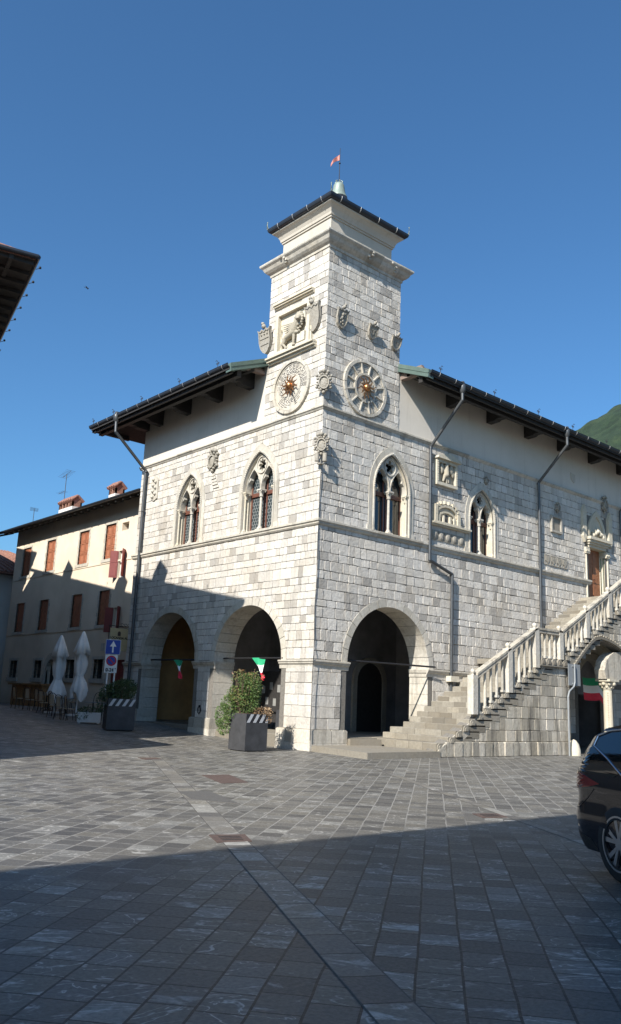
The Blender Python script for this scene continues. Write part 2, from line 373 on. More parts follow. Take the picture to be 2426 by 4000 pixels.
def blocks(mb, fr, u0, u1, v0, v1, hmin, hmax, wmin, wmax, holes=(), dep=.028, rough=1.0, clipper=None, dark=.11, mi=0, base_w=0.0):
    z = v0
    while z < v1 - .04:
        h = ru(hmin, hmax)
        if z + h > v1 - .12: h = v1 - z
        u = u0 + 0.0; first = True
        while u < u1 - .02:
            w = ru(wmin, wmax) * (ru(.55, 1.0) if rnd() < .35 else 1)
            if first: w *= ru(.5, 1.1); first = False
            if u + w > u1 - .12: w = u1 - u
            j = .008 * rough
            p = [(u + ru(0, j), z + ru(0, j)), (u + w - ru(0, j), z + ru(0, j)), (u + w - ru(0, j), z + h - ru(0, j)), (u + ru(0, j), z + h - ru(0, j))]
            for hl in holes:
                if p is None: break
                p = cut_hole(p, hl)
            if p is not None and clipper is not None: p = clipper(p)
            if p is not None and len(p) >= 3 and parea(p) > .004:
                q0 = shrink(p, .002 + .003 * rnd())
                # knock off the corners
                k = .02 * rough; oc = []
                n = len(q0)
                for i in range(n):
                    a, b_, c = q0[i - 1], q0[i], q0[(i + 1) % n]
                    for o_ in (a, c):
                        l = math.hypot(o_[0] - b_[0], o_[1] - b_[1]); kk = min(k * ru(.4, 1.6), l * .3)
                        oc.append((b_[0] + (o_[0] - b_[0]) / (l or 1) * kk, b_[1] + (o_[1] - b_[1]) / (l or 1) * kk))
                q1 = shrink(oc, .005 + .008 * rough * rnd())
                dd = dep * ru(.75, 1.25); n = len(oc)
                tl = [ru(-.006, .006) * rough, ru(-.006, .006) * rough]
                cx = sum(a[0] for a in oc) / n; cy = sum(a[1] for a in oc) / n
                vs = [fr(a, b_, base_w - .002) for a, b_ in oc] + [fr(a, b_, base_w + dd * .62) for a, b_ in oc] + \
                     [fr(a, b_, base_w + dd + tl[0] * (a - cx) * 5 + tl[1] * (b_ - cy) * 5) for a, b_ in q1]
                t = ru(.35, 1.0) if rnd() > dark else ru(0, .22)
                fs = [(i, (i + 1) % n, n + (i + 1) % n, n + i) for i in range(n)] + [(n + i, n + (i + 1) % n, 2 * n + (i + 1) % n, 2 * n + i) for i in range(n)] + [tuple(range(2 * n, 3 * n))]
                mb.add(vs, fs, mi, t)
            u += w
        z += h
def sheet(mb, fr, outer, holes, w, mi=0, tint=.5):
    loops = [[Vector((u, v, 0)) for u, v in outer]] + [[Vector((u, v, 0)) for u, v in h] for h in holes]
    flat = [p for l in loops for p in l]
    tri = tessellate_polygon(loops)
    mb.add([fr(p.x, p.y, w) for p in flat], [tuple(t) for t in tri], mi, tint)
def rim_walls(mb, fr, poly, w0, w1, mi=0, tint=.5, closed=True):
    n = len(poly); a = [fr(u, v, w0) for u, v in poly] + [fr(u, v, w1) for u, v in poly]
    mb.add(a, [(i, (i + 1) % n, n + (i + 1) % n, n + i) for i in range(n if closed else n - 1)], mi, tint)
def arc(cx, cz, r, a0, a1, n): return [(cx + r * math.cos(math.radians(a0 + (a1 - a0) * i / n)), cz + r * math.sin(math.radians(a0 + (a1 - a0) * i / n))) for i in range(n + 1)]
def arch_poly(cx, r, zb, zs, n=24):  # ccw
    return [(cx - r, zb), (cx + r, zb)] + arc(cx, zs, r, 0, 180, n)
def gothic_pts(cx, a, spring, H, n=10):
    # pointed arch line from right springing over the tip to the left springing
    c = (H * H - a * a) / (2 * a); R_ = a + c
    th = math.atan2(H, c)
    right = [(cx - c + R_ * math.cos(th * i / n), spring + R_ * math.sin(th * i / n)) for i in range(n + 1)]
    left = [(2 * cx - x, z) for x, z in right[::-1]]
    return right + left[1:]
def gothic_poly(cx, a, sill, spring, H, n=10): return [(cx - a, sill), (cx + a, sill)] + gothic_pts(cx, a, spring, H, n)
def off_gothic(cx, a, sill, spring, H, o, n=10):
    k = (a + o) / a
    return gothic_poly(cx, a + o, sill, spring, H + o * 1.25, n)
def band(mb, fr, inner, outer, w0, w1, mi=0, tint=.5, open_first=True):
    # ring between two polylines with the same count (starts/ends open)
    n = len(inner)
    vs = [fr(u, v, w) for w in (w0, w1) for pl in (inner, outer) for u, v in pl]
    I0, O0, I1, O1 = 0, n, 2 * n, 3 * n; fs = []
    for i in range(n - 1):
        fs += [(I1 + i, I1 + i + 1, O1 + i + 1, O1 + i), (I0 + i, I1 + i, I1 + i + 1, I0 + i + 1), (O0 + i, O1 + i, O1 + i + 1, O0 + i + 1)]
    fs += [(I0, O0, O1, I1), (I0 + n - 1, I1 + n - 1, O1 + n - 1, O0 + n - 1)]
    mb.add(vs, fs, mi, tint)
def mould(mb, fr, u0, u1, prof, mitre0=True, mitre1=False, mi=0, tint=.6, jitter=0.0, step=None):
    # prof: [(outward, height)] swept along u; a mitred end follows the corner
    us = [u0]
    if step:
        u = u0 + step
        while u < u1 - .3: us.append(u + ru(-.15, .15)); u += step
    us.append(u1); n = len(prof)
    for a, b_ in zip(us[:-1], us[1:]):
        ja = ru(-jitter, jitter); vs = []
        g = .004 if step else 0
        for uu, mt in ((a + (g if a != u0 else 0), mitre0 and a == u0), (b_ - (g if b_ != u1 else 0), False)):
            for w, z in prof:
                q = uu
                if mt: q = uu - w
                if mitre1 and b_ == u1 and uu >= u1 - 1e-6: q = uu + w
                vs.append(fr(q, z + ja, w + ja * .6))
        mb.add(vs, [(i, (i + 1) % n, n + (i + 1) % n, n + i) for i in range(n)] + [tuple(range(n)), tuple(range(n, 2 * n))], mi, ru(.2, .9) if step else tint)
def finish(o, seg=0):
    return o
def voxel(o, size, smooth=2):
    m_ = o.modifiers.new('merge', 'REMESH'); m_.mode = 'VOXEL'; m_.voxel_size = size; m_.use_smooth_shade = True
    return o
def text_mesh(body, size, name, matn, parent, mw, extrude=.002, align='CENTER'):
    cu = bpy.data.curves.new(name, 'FONT'); cu.body = body; cu.size = size; cu.extrude = extrude; cu.offset = size * .035; cu.align_x = align; cu.align_y = 'CENTER'
    t = bpy.data.objects.new('tmp', cu); COL.objects.link(t)
    bpy.context.view_layer.update()
    me = bpy.data.meshes.new_from_object(t.evaluated_get(bpy.context.evaluated_depsgraph_get()))
    bpy.data.objects.remove(t); me.materials.clear(); me.materials.append(M[matn])
    o = bpy.data.objects.new(name, me); COL.objects.link(o); o.parent = parent; o.matrix_local = mw
    return o
def gz(y): return min(max(.055 * (y - 2), 0), .83)
# ------------------------------------------------------------------ ground
A_ROW = math.radians(-(90 - 49.5))
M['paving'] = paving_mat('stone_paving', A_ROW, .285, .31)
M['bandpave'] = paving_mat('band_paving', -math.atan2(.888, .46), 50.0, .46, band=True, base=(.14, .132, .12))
def gz(y): return min(max(.06 * (y - 3), 0), .83)
mb = MB(); ys = [-300, -40, -10, 0, 3] + [3 + i * 1.1 for i in range(1, 13)] + [16.84, 60, 500]; ys = sorted(set(ys)); xs = [-400, -60, -20, 0, 20, 60, 500]
vs = [(x, y, gz(y)) for y in ys for x in xs]; nx = len(xs)
mb.add(vs, [(j * nx + i, j * nx + i + 1, (j + 1) * nx + i + 1, (j + 1) * nx + i) for j in range(len(ys) - 1) for i in range(nx - 1)])
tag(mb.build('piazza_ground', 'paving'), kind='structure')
def strip(name, p, q, wid, h, mt):
    d = Vector((q[0] - p[0], q[1] - p[1])).normalized(); nn = Vector((-d.y, d.x)) * wid / 2; mb = MB()
    mb.hexa([(p[0] - nn.x, p[1] - nn.y, -.05), (q[0] - nn.x, q[1] - nn.y, -.05), (q[0] + nn.x, q[1] + nn.y, -.05), (p[0] + nn.x, p[1] + nn.y, -.05),
             (p[0] - nn.x, p[1] - nn.y, h), (q[0] - nn.x, q[1] - nn.y, h), (q[0] + nn.x, q[1] + nn.y, h), (p[0] + nn.x, p[1] + nn.y, h)])
    tag(mb.build(name, mt), kind='structure')
    for e in (-1, 1):
        mb = MB(); a = Vector(p) + nn.normalized() * e * (wid / 2 + .006); b_ = Vector(q) + nn.normalized() * e * (wid / 2 + .006); t = nn.normalized() * .007
        mb.add([(a.x - t.x, a.y - t.y, h - .001), (b_.x - t.x, b_.y - t.y, h - .001), (b_.x + t.x, b_.y + t.y, h - .001), (a.x + t.x, a.y + t.y, h - .001)], [(0, 1, 2, 3)]); tag(mb.build('paving_joint', 'slabm'), kind='structure')
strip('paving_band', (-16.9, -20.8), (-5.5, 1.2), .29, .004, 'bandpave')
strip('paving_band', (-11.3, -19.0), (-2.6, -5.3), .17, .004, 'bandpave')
def quadslab(name, pts, label, cat, mt, slots=False, h=.008, zz=0):
    mb = MB(); mb.hexa([(x, y, -.04 + zz) for x, y in pts] + [(x, y, h + zz) for x, y in pts])
    o = thing(name, label, cat)
    mb.build('cover_plate', mt, o)
    if slots:
        a, b_, c, d = [Vector(p) for p in pts]; mb = MB()
        for k in range(3):
            t0, t1 = .22 + .22 * k, .30 + .22 * k
            q = [a.lerp(d, t).lerp(b_.lerp(c, t), s) for t, s in ((t0, .2), (t0, .8), (t1, .8), (t1, .2))]
            mb.hexa([(x, y, 0) for x, y in q] + [(x, y, h + .003) for x, y in q])
        mb.build('slot', 'black', o)
quadslab('drain_cover', [(-13.46, -13.68), (-13.05, -13.80), (-12.82, -13.36), (-13.24, -13.20)], 'slotted rusty drain cover on the pale band at the edge of the front shadow', 'drain cover', 'rust', True)
quadslab('manhole_cover', [(-9.42, -8.12), (-8.78, -8.12), (-8.14, -6.6), (-8.80, -6.53)], 'reddish rusted metal cover set in the sunlit paving beside the planter', 'manhole cover', 'rust')
quadslab('cover_slab', [(-11.42, -10.1), (-11.05, -10.9), (-10.45, -9.2), (-11.0, -9.05)], 'plain grey slab cover lying across the paving band', 'cover slab', 'slabm')
quadslab('drain_cover', [(-7.78, -2.5), (-7.24, -2.4), (-7.12, -1.92), (-7.63, -1.85)], 'small brown drain cover at the far end of the paving band', 'drain cover', 'rust')
quadslab('drain_cover', [(-8.55, -13.66), (-8.1, -13.8), (-7.9, -13.45), (-8.3, -13.27)], 'brown drain cover at the shadow edge in front of the staircase', 'drain cover', 'rust', True)

# ------------------------------------------------------------------ town hall
ZS, ZC, ZI = 7.78, 12.15, 3.02
W_L, W_R = 12.9, 27.0
hall = thing('town_hall', 'white stone town hall with corner clock tower, round arches and gothic windows', 'building')
arL = [(3.79, 2.09), (9.34, 2.10)]      # left facade arches (centre, radius)
arR = [(3.77, 2.19), (18.0, 1.4)]
winL = [(3.60, .93, 9.68, 1.44), (8.50, .86, 9.66, 1.40)]    # centre, half width, springing, rise
winR = [(3.70, .92, 9.72, 1.40), (9.36, .80, 9.60, 1.20)]
SILL = 8.02
holesL = [arch_poly(c, r, -1, ZI) for c, r in arL] + [gothic_poly(c, a, SILL, s, h) for c, a, s, h in winL]
holesR = [arch_poly(arR[0][0], arR[0][1], -1, ZI), arch_poly(18.0, 1.4, -1, 2.78)] + [gothic_poly(c, a, SILL, s, h) for c, a, s, h in winR] + [[(17.9, 6.9), (19.4, 6.9), (19.4, 9.66), (17.9, 9.66)]]
cutL = [arch_poly(c, r + .27, -1, ZI, 30) for c, r in arL] + [off_gothic(c, a, SILL - .04, s, h, .33) for c, a, s, h in winL]
cutR = [arch_poly(arR[0][0], arR[0][1] + .27, -1, ZI, 30), arch_poly(18, 1.7, -1, 2.78, 24)] + [off_gothic(c, a, SILL - .04, s, h, .33) for c, a, s, h in winR] + [[(17.6, 6.9), (19.75, 6.9), (19.75, 11.3), (17.6, 11.3)]]
# right facade: stairs cover the lowest part from x=9 on, the wall goes down behind them
for fr, nm, Wd, holes, cuts, tw, wn, wx in ((FL, 'left', W_L, holesL, cutL, 3.5, .22, .50), (FR, 'right', W_R, holesR, cutR, 4.0, .26, .62)):
    mb = MB()
    sheet(mb, fr, [(0, -.2), (Wd, -.2), (Wd, ZC), (0, ZC)], holes, 0, 1)
    # lower field, below impost then up to the string course
    blocks(mb, fr, -.026, Wd, .70, ZI - .2, .36, .46, .35, .75, cuts, .026, .6, dark=.05)
    blocks(mb, fr, -.026, Wd, ZI + .04, ZS, .25, .42, wn, wx, cuts, .019, 1.0 if fr is FL else 1.4)
    blocks(mb, fr, -.026, Wd, ZS + .22, ZC, .24, .37, wn, wx, cuts, .019, 1.0 if fr is FL else 1.4)
    o = mb.build('facade_wall', ['block', 'mortar'], hall)
# tower shaft
TZ = 18.68
mb = MB()
for fr, Wd, cuts in ((FL, 3.5, []), (FR, 4.0, [])):
    sheet(mb, fr, [(0, ZC), (Wd, ZC), (Wd, TZ), (0, TZ)], [], 0, 1)
    blocks(mb, fr, -.026, Wd + .02, ZC + .13, TZ, .25, .36, .26, .55, cuts, .026, .8 if fr is FL else .9, dark=.22)
mb.box(0.01, 4.0, 3.5, 3.52, ZC, TZ, 0); mb.box(4.0, 4.02, .01, 3.5, ZC, TZ, 0)
mb.build('tower_shaft', ['block', 'mortar'], hall)
# plaster upper walls
mb = MB()
mb.box(-.0, .3, 3.5, W_L - .302, ZC, 14.95); mb.box(4.0, W_R, -.0, .3, ZC, 14.95); mb.box(.0, 16, W_L - .3, W_L, ZC - .02, 14.9, 0); mb.box(.02, 16, W_L - .28, W_L - .01, -.1, ZC - .021, 0)
mb.build('plaster_wall', 'plaster', hall)
# string courses and imposts
P1 = [(0, -.02), (.06, .0), (.10, .05), (.10, .09), (.15, .13), (.15, .20), (.05, .235), (0, .235)]
P2 = [(0, -.02), (.05, .0), (.08, .05), (.12, .08), (.12, .14), (.03, .17), (0, .17)]
def pz(P, z, k=1): return [(w * k, v + z) for w, v in P]
for z, P, uR in ((ZS, P1, 17.95), (ZC - .03, P2, W_R)):
    for fr_, u_ in ((FL, W_L + .12), (FR, uR)): mb = MB(); mould(mb, fr_, 0, u_, pz(P, z), jitter=.004, step=1.4); mb.build('string_course', 'trim', hall)
PI_ = [(0, -.24), (.02, -.24), (.03, -.12), (.08, -.07), (.09, -.02), (.12, 0), (.12, .05), (.02, .065), (0, .065)]
for fr, segs in ((FL, [(0, 1.70), (5.88, 7.24), (11.44, W_L + .03)]), (FR, [(0, 1.58), (5.96, 9.0)])):
    for a, b_ in segs:
        mb = MB(); mould(mb, fr, a - (.0 if a == 0 else .09), b_ + .09, pz(PI_, ZI - .04), mitre0=(a == 0))
        for e in (a, b_):
            if e in (0, 9.0, W_L + .03): continue
            s = -1 if e == a else 1
            for z0, z1, o_ in ((ZI - .28, ZI - .12, .03), (ZI - .12, ZI - .05, .07), (ZI - .05, ZI + .012, .088)):
                u0_, u1_ = sorted((e, e + s * o_)); mb.box(u0_, u1_, z0, z1, -.95, -.0005, fr=fr)
        mb.build('impost_moulding', 'trim', hall)
# plinths
def plinth(fr, a, b_, z0, z1, z2, mitre):
    mb = MB(); k = .005 if fr is FR else 0
    s = (-.097 - k * 2) if mitre else a - .05
    mb.box(s, b_ + .06, z0, z1 - k, -.9, .10 - k * 2, 0, .95, fr=fr)
    u = s
    while u < b_ + .05:
        w = min(ru(.35, .6), b_ + .07 - u)
        if b_ + .07 - (u + w) < .15: w = b_ + .07 - u
        mb.box(u + .008, u + w - .008, z1 + .006, z2 - .03 - k, -.88, .085 - k, 0, rnd(), fr=fr)
        mb.box(u + .03, u + w - .03, z2 - .03 - k, z2 - k, -.86, .06 - k, 0, rnd(), fr=fr); u += w
    mb.build('plinth', 'trim', hall)
plinth(FL, 0, 1.70, -.1, .24, .70, True); plinth(FR, 0.0, 1.58, -.1, .24, .70, True)
plinth(FL, 5.88, 7.24, -.1, .44, .84, False); plinth(FL, 11.44, 12.9, .2, .70, 1.02, False)
# arches
def arch_ring(fr, cx, r, zs, floor, depth, nv, ringw=.28, mt='trim'):
    mb = MB()
    for i in range(nv):
        a0, a1 = 180 * i / nv + .25, 180 * (i + 1) / nv - .25
        pr = ru(-.006, .008)
        inn = arc(cx, zs, r + pr * .4, a0, a1, 3); out = arc(cx, zs, r + ringw, a0, a1, 3)
        band(mb, fr, inn, out, -depth, .036 + pr, 0, ru(.3, .95))
    for s in (-1, 1):
        z = floor
        while z < zs - .3:
            h = ru(.38, .5)
            if zs - .28 - z < h + .15: h = zs - .28 - z
            u0_, u1_ = sorted((cx + s * r, cx + s * (r + .3)))
            mb.box(u0_ + (.0), u1_, z + .005, z + h - .005, -depth, -.004, 0, ru(.2, .95), fr=fr); z += h
    sheet(mb, fr, arch_poly(cx, r + .3, floor, zs), [arch_poly(cx, r + .004, floor, zs)][:0], -depth - .01, 0) if False else None
    return mb.build('arch', [mt], hall)
arch_ring(FL, arL[0][0], arL[0][1], ZI, .3, .95, 17); arch_ring(FL, arL[1][0], arL[1][1], ZI, .3, .95, 17)
arch_ring(FR, arR[0][0], arR[0][1], ZI, .3, .95, 15); arch_ring(FR, 18.0, 1.4, 2.78, 0, .5, 11)
# loggia interior
mb = MB()
sheet(mb, FL, [(.9, .3), (W_L - .3, .3), (W_L - .3, 6.4), (.9, 6.4)], [arch_poly(c, r + .004, .3, ZI) for c, r in arL], -.96)
sheet(mb, FR, [(.9, .3), (9.6, .3), (9.6, 6.4), (.9, 6.4)], [arch_poly(arR[0][0], arR[0][1] + .004, .3, ZI)], -.96)
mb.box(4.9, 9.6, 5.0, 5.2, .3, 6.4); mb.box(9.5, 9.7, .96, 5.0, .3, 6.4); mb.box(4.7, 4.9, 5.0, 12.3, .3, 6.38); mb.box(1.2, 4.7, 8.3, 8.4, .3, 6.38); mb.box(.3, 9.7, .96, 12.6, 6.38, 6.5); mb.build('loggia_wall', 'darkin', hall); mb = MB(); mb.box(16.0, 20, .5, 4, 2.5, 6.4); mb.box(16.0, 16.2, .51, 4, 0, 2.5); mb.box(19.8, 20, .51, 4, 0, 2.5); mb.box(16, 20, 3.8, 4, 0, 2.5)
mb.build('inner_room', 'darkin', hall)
mb = MB(); mb.box(3.6, 3.8, 8.42, 12.28, .3, 6.38); mb.box(.96, 4.9, 12.3, 12.59, .3, 6.38)
mb.build('inner_wall', 'ochre', hall)
mb = MB(); mb.box(3.3, 3.5, 8.45, 9.75, .44, 3.3); mb.build('inner_dark_box', 'wood', hall)  # dark box added to fill the dark area right of the ochre wall
mb = MB(); mb.box(.35, 9.5, .35, 12.3, -.2, .44); mb.build('loggia_floor', 'stair', hall)
mb = MB(); mb.box(.22, .36, 1.76, 5.82, -.1, .42, 0, .2); mb.box(.22, .36, 7.3, 11.4, -.1, .50, 0, .2); mb.build('threshold', 'stair', hall)
# door in the loggia back wall
mb = MB(); band(mb, lambda u, v, w: (u, 5 - w, v), [(6.95, .44)] + arc(7.75, 2.6, .8, 180, 0, 14)[0:] + [(8.55, .44)], [(6.7, .44)] + arc(7.75, 2.6, 1.05, 180, 0, 14) + [(8.8, .44)], 0, .12)
dd = mb.build('inner_door_frame', 'shieldstone', hall)
mb = MB(); mb.ext(lambda u, v, w: (u, 5 - w, v), [(6.95, .44), (8.55, .44)] + arc(7.75, 2.6, .8, 0, 180, 14), 0, .05); mb.build('inner_door', 'wood', hall)
nb = thing('notice_board', 'dim notice board with pale papers inside the near left arch', 'notice board', (2.9, 5.8, .44))
mb = MB(); mb.box(-.03, .03, -.75, .75, .3, 2.35); mb.box(-.03, .03, -.75, -.68, 0, .3); mb.box(-.03, .03, .68, .75, 0, .3); mb.build('frame', 'wood', nb)
for k in range(5): mb = MB(); y_ = -.6 + .25 * k; z_ = (1.5, .95, 1.6, 1.0, 1.45)[k]; mb.box(-.036, -.031, y_, y_ + .19, z_, z_ + .3); mb.build('paper', 'paper', nb)
nb = thing('low_railing', 'low grey two post railing standing inside the near left arch behind the planter', 'railing', (.75, 2.5, .42))
for y_ in (-.42, .02): mb = MB(); mb.box(-.05, .05, y_, y_ + .22, 0, .82); mb.build('post', 'planter', nb)
mb = MB(); mb.box(-.04, .04, -.42, .24, .82, .86); mb.build('rail', 'planter', nb)
# tie rods
def rod(p, q): 
    mb = MB(); mb.cyl(p, q, .035, n=8); return mb.build('tie_rod', 'iron', hall)
rod((-.02, 1.6, 3.10), (.45, 5.95, 3.16)); rod((.1, 7.15, 3.1), (.45, 11.5, 3.16)); rod((1.5, .25, 3.12), (6.1, -.25, 3.12))
# gothic windows
def capital(mb, fr, u, v0, v1, w, r, mi=0):
    h = v1 - v0
    P = [(r * 1.25, 0), (r * 1.3, h * .08), (r * 1.0, h * .12), (r * 1.15, h * .4), (r * 1.7, h * .75), (r * 2.0, h * .8)]
    n = 12; vs = []
    for rr, z in P:
        for i in range(n):
            t = 2 * PI * i / n; q = rr * (1 + .12 * (i % 2) * (z > h * .2)); vs.append(fr(u + q * math.cos(t), v0 + z, w + q * math.sin(t)))
    mb.add(vs, [(j * n + i, j * n + (i + 1) % n, (j + 1) * n + (i + 1) % n, (j + 1) * n + i) for j in range(len(P) - 1) for i in range(n)], mi, .7)
    for dx in (-1, 1):
        for dw in (-1, 1): mb.ball(fr(u + dx * r * 1.6, v0 + h * .68, w + dw * r * 1.4), r * .5, 6, mi, .8)
    mb.box(u - r * 2.05, u + r * 2.05, v0 + h * .8, v1, w - r * 2.0, w + r * 2.0, mi, .8, fr=fr)
def shaft(mb, fr, u, v0, v1, w, r, mi=0):
    mb.cyl(fr(u, v0, w), fr(u, v1, w), r, r * .93, 14, mi, .8)
def cbase(mb, fr, u, v0, w, r, mi=0):
    mb.box(u - r * 1.9, u + r * 1.9, v0, v0 + .06, w - r * 1.9, w + r * 1.9, mi, .7, fr=fr)
    mb.cyl(fr(u, v0 + .06, w), fr(u, v0 + .12, w), r * 1.7, r * 1.5, 14, mi, .7); mb.cyl(fr(u, v0 + .12, w), fr(u, v0 + .18, w), r * 1.2, r, 14, mi, .7)
def gothic_window(fr, cx, a, spring, H, glass, star, label):
    root = MB()
    def bnd(o0, o1, w0, w1, mi=0, t=.6):
        i_ = off_gothic(cx, a, SILL, spring, H, o0, 14)[1:]; o_ = off_gothic(cx, a, SILL, spring, H, o1, 14)[1:]
        i_ = i_ + [(cx - a - o0, SILL)]; o_ = o_ + [(cx - a - o1, SILL)]
        n_ = len(i_)
        # split in separate stones
        k = [0, 1, 5, 9, 14, 15, 19, 23, 28, n_ - 1] if n_ > 29 else [0, n_ - 1]
        for q0, q1 in zip(k[:-1], k[1:]): band(root, fr, i_[q0:q1 + 1], o_[q0:q1 + 1], w0, w1, mi, ru(.3, 1))
    bnd(.12, .335, -.05, .045); bnd(.05, .12, -.1, .085, 0); bnd(-.012, .05, -.45, -.02, 1)
    # rope moulding beads
    pl = off_gothic(cx, a, SILL, spring, H, .085, 22)[2:]
    for (u, v) in pl[::1]: root.ball(fr(u, v, .085), .03, 6, 0, .7)
    for s in (-1, 1):
        for dw, r_ in ((-.05, .045), (-.2, .035)):
            u = cx + s * (a - .005)
            shaft(root, fr, u, SILL + .15, spring - .3, dw, r_, 1); cbase(root, fr, u, SILL, dw, r_, 1)
        capital(root, fr, cx + s * (a + .01), spring - .30, spring, -.08, .065, 1)
        # blocks of jamb stones
        root.box(*sorted((cx + s * (a + .12), cx + s * (a + .40))), SILL - .02, SILL + .18, -.05, .06, 0, .8, fr=fr)
    root.box(cx - a - .3, cx + a + .3, SILL - .10, SILL, -.45, .07, 0, .8, fr=fr)
    w_ = root.build('window', ['trim', 'cream'], hall); w_['label'] = label
    # tracery
    mb = MB(); al = (a - .045) / 2
    zc = spring + H * .70; ro = a * .27
    def light(c):
        hh = H * .60; pts = []
        base = gothic_pts(c, al, spring, hh, 8)
        out = []
        for i, (u, v) in enumerate(base):
            t = abs(i - 8) / 8.0
            k = 1.0
            if .45 < t < .62: k = .74         # cusps
            out.append((c + (u - c) * k, v))
        return out
    lr, ll = light(cx + al + .03), light(cx - al - .03)
    outer = gothic_pts(cx, a + .02, spring, H, 14)
    poly = [(cx + a + .02, spring)] + outer[1:-1] + [(cx - a - .02, spring)] + ll[::-1] + lr[::-1]
    nlob = 8 if star else 5
    oc = []
    for i in range(nlob * 4):
        t = 2 * PI * i / (nlob * 4) + PI / 2; k = (1.0, .86, .62, .86)[i % 4] if star else (1.0, .95, .55, .95)[i % 4]
        oc.append((cx + ro * k * math.cos(t), zc + ro * 1.12 * k * math.sin(t)))
    for w0, w1 in ((-.26, -.10),):
        sheet(mb, fr, poly, [oc], w1, 0, .7); rim_walls(mb, fr, poly, w0, w1, 0, .6); rim_walls(mb, fr, oc, w0, w1, 0, .5)
    # raised ring round the eye and ribs on the light heads
    rg = [(cx + (ro + .035) * math.cos(t), zc + (ro + .035) * 1.12 * math.sin(t)) for t in [2 * PI * i / 24 for i in range(25)]]
    rg2 = [(cx + (ro + .075) * math.cos(t), zc + (ro + .075) * 1.12 * math.sin(t)) for t in [2 * PI * i / 24 for i in range(25)]]
    band(mb, fr, rg, rg2, -.1, -.055, 0, .8)
    for c in (cx + al + .03, cx - al - .03):
        g0 = gothic_pts(c, al + .0, spring, H * .61, 8); g1 = gothic_pts(c, al + .028, spring, H * .645, 8); band(mb, fr, g0, g1, -.1, -.06, 0, .8)
    mb.build('tracery', 'trim', w_)
    mb = MB(); shaft(mb, fr, cx, SILL + .16, spring - .28, -.13, .055); cbase(mb, fr, cx, SILL, -.13, .07); capital(mb, fr, cx, spring - .30, spring, -.13, .07)
    mb.build('column', 'trim', w_)
    mb = MB()
    for s in (-1, 1):
        u0_, u1_ = sorted((cx + s * .05, cx + s * (a - .01)))
        for p in ((u0_, u0_ + .07, SILL, spring + H * .5), (u1_ - .07, u1_, SILL, spring + H * .3)): mb.box(p[0], p[1], p[2], p[3], -.40, -.34, fr=fr)
        mb.box(u0_, u1_, SILL, SILL + .1, -.402, -.335, fr=fr); mb.box(u0_, u1_, spring - .14, spring - .03, -.402, -.32, fr=fr)
        mb.box(u0_ - .02, u1_ + .02, spring - .19, spring - .15, -.39, -.30, fr=fr)
    mb.build('sash', 'sash', w_)
    mb = MB(); mb.ext(fr, gothic_poly(cx, a, SILL, spring, H, 10), -.43, -.375); mb.build('glass', glass, w_)
    return w_
gothic_window(FL, *winL[0], 'leaded', True, 'gothic twin window beside the tower corner with a star-cut eye')
gothic_window(FL, *winL[1], 'leaded', False, 'smaller gothic twin window over the far arch')
gothic_window(FR, *winR[0], 'glass', False, 'gothic twin window on the shaded side nearest the corner')
gothic_window(FR, *winR[1], 'glass', True, 'gothic twin window right of the crenellated relief')
# portal at the head of the stairs
mb = MB()
def fbox(mb, fr, u0, u1, v0, v1, w0, w1, mi=0, t=.6): mb.box(u0, u1, v0, v1, w0, w1, mi, t, fr=fr)
for s, e in ((-1, 17.9), (1, 19.4)):
    for k in range(4):
        u = e + s * (.04 + .07 * k); shaft(mb, FR, u, 6.95, 9.35, -.30 + .11 * k, .05, 0)
    fbox(mb, FR, *sorted((e + s * .02, e + s * .36)), 9.32, 9.62, -.3, .12, 0)
    for k in range(5): mb.ball(FR(e + s * (.06 + .07 * k), 9.42 + .03 * (k % 2), .10), .06, 6)
    fbox(mb, FR, *sorted((e + s * .30, e + s * .62)), 10.15, 11.35, -.1, .16, 0)   # flanking pinnacles
    mb.ext(FR, [(e + s * .30, 10.15), (e + s * .62, 10.15), (e + s * .46, 9.85)], -.1, .16)
    mb.ext(FR, [(e + s * .28, 11.35), (e + s * .64, 11.35), (e + s * .46, 11.75)], -.1, .18)
for z0, z1, o_ in ((9.66, 9.80, .10), (9.80, 9.9, .18), (9.9, 10.02, .26), (10.02, 10.16, .34)): fbox(mb, FR, 17.9 - o_ * .8, 19.4 + o_ * .8, z0, z1, -.3, o_)
for k in range(5):
    u = 18.2 + .22 * k; mb.ball(FR(u, 10.30 + .12 * (2 - abs(k - 2)), .14), .12, 8, 0, .8); mb.ball(FR(u, 10.45 + .10 * (2 - abs(k - 2)), .12), .07, 6)
g0 = gothic_pts(18.65, .66, 10.16, 1.15, 10); g1 = gothic_pts(18.65, .86, 10.16, 1.45, 10); band(mb, FR, g0, g1, -.1, .10)
mb.ext(FR, [(17.99, 10.16), (19.31, 10.16)] + gothic_pts(18.65, .66, 10.16, 1.15, 10), -.1, .03)
mb.build('portal_surround', 'cream', hall)
mb = MB(); fbox(mb, FR, 17.9, 19.4, 6.95, 9.66, -.36, -.28)
for i in range(2):
    for z0, z1 in ((7.1, 7.9), (8.0, 8.8), (8.9, 9.5)): fbox(mb, FR, 18.0 + i * .73, 18.6 + i * .73, z0, z1, -.30, -.262)
dr = mb.build('door', 'doorw', hall); mb = MB(); mb.tube([FR(18.72, 8.15, -.26), FR(18.72, 8.15, -.20), FR(18.84, 8.15, -.20)], .015); mb.build('handle', 'iron', dr)

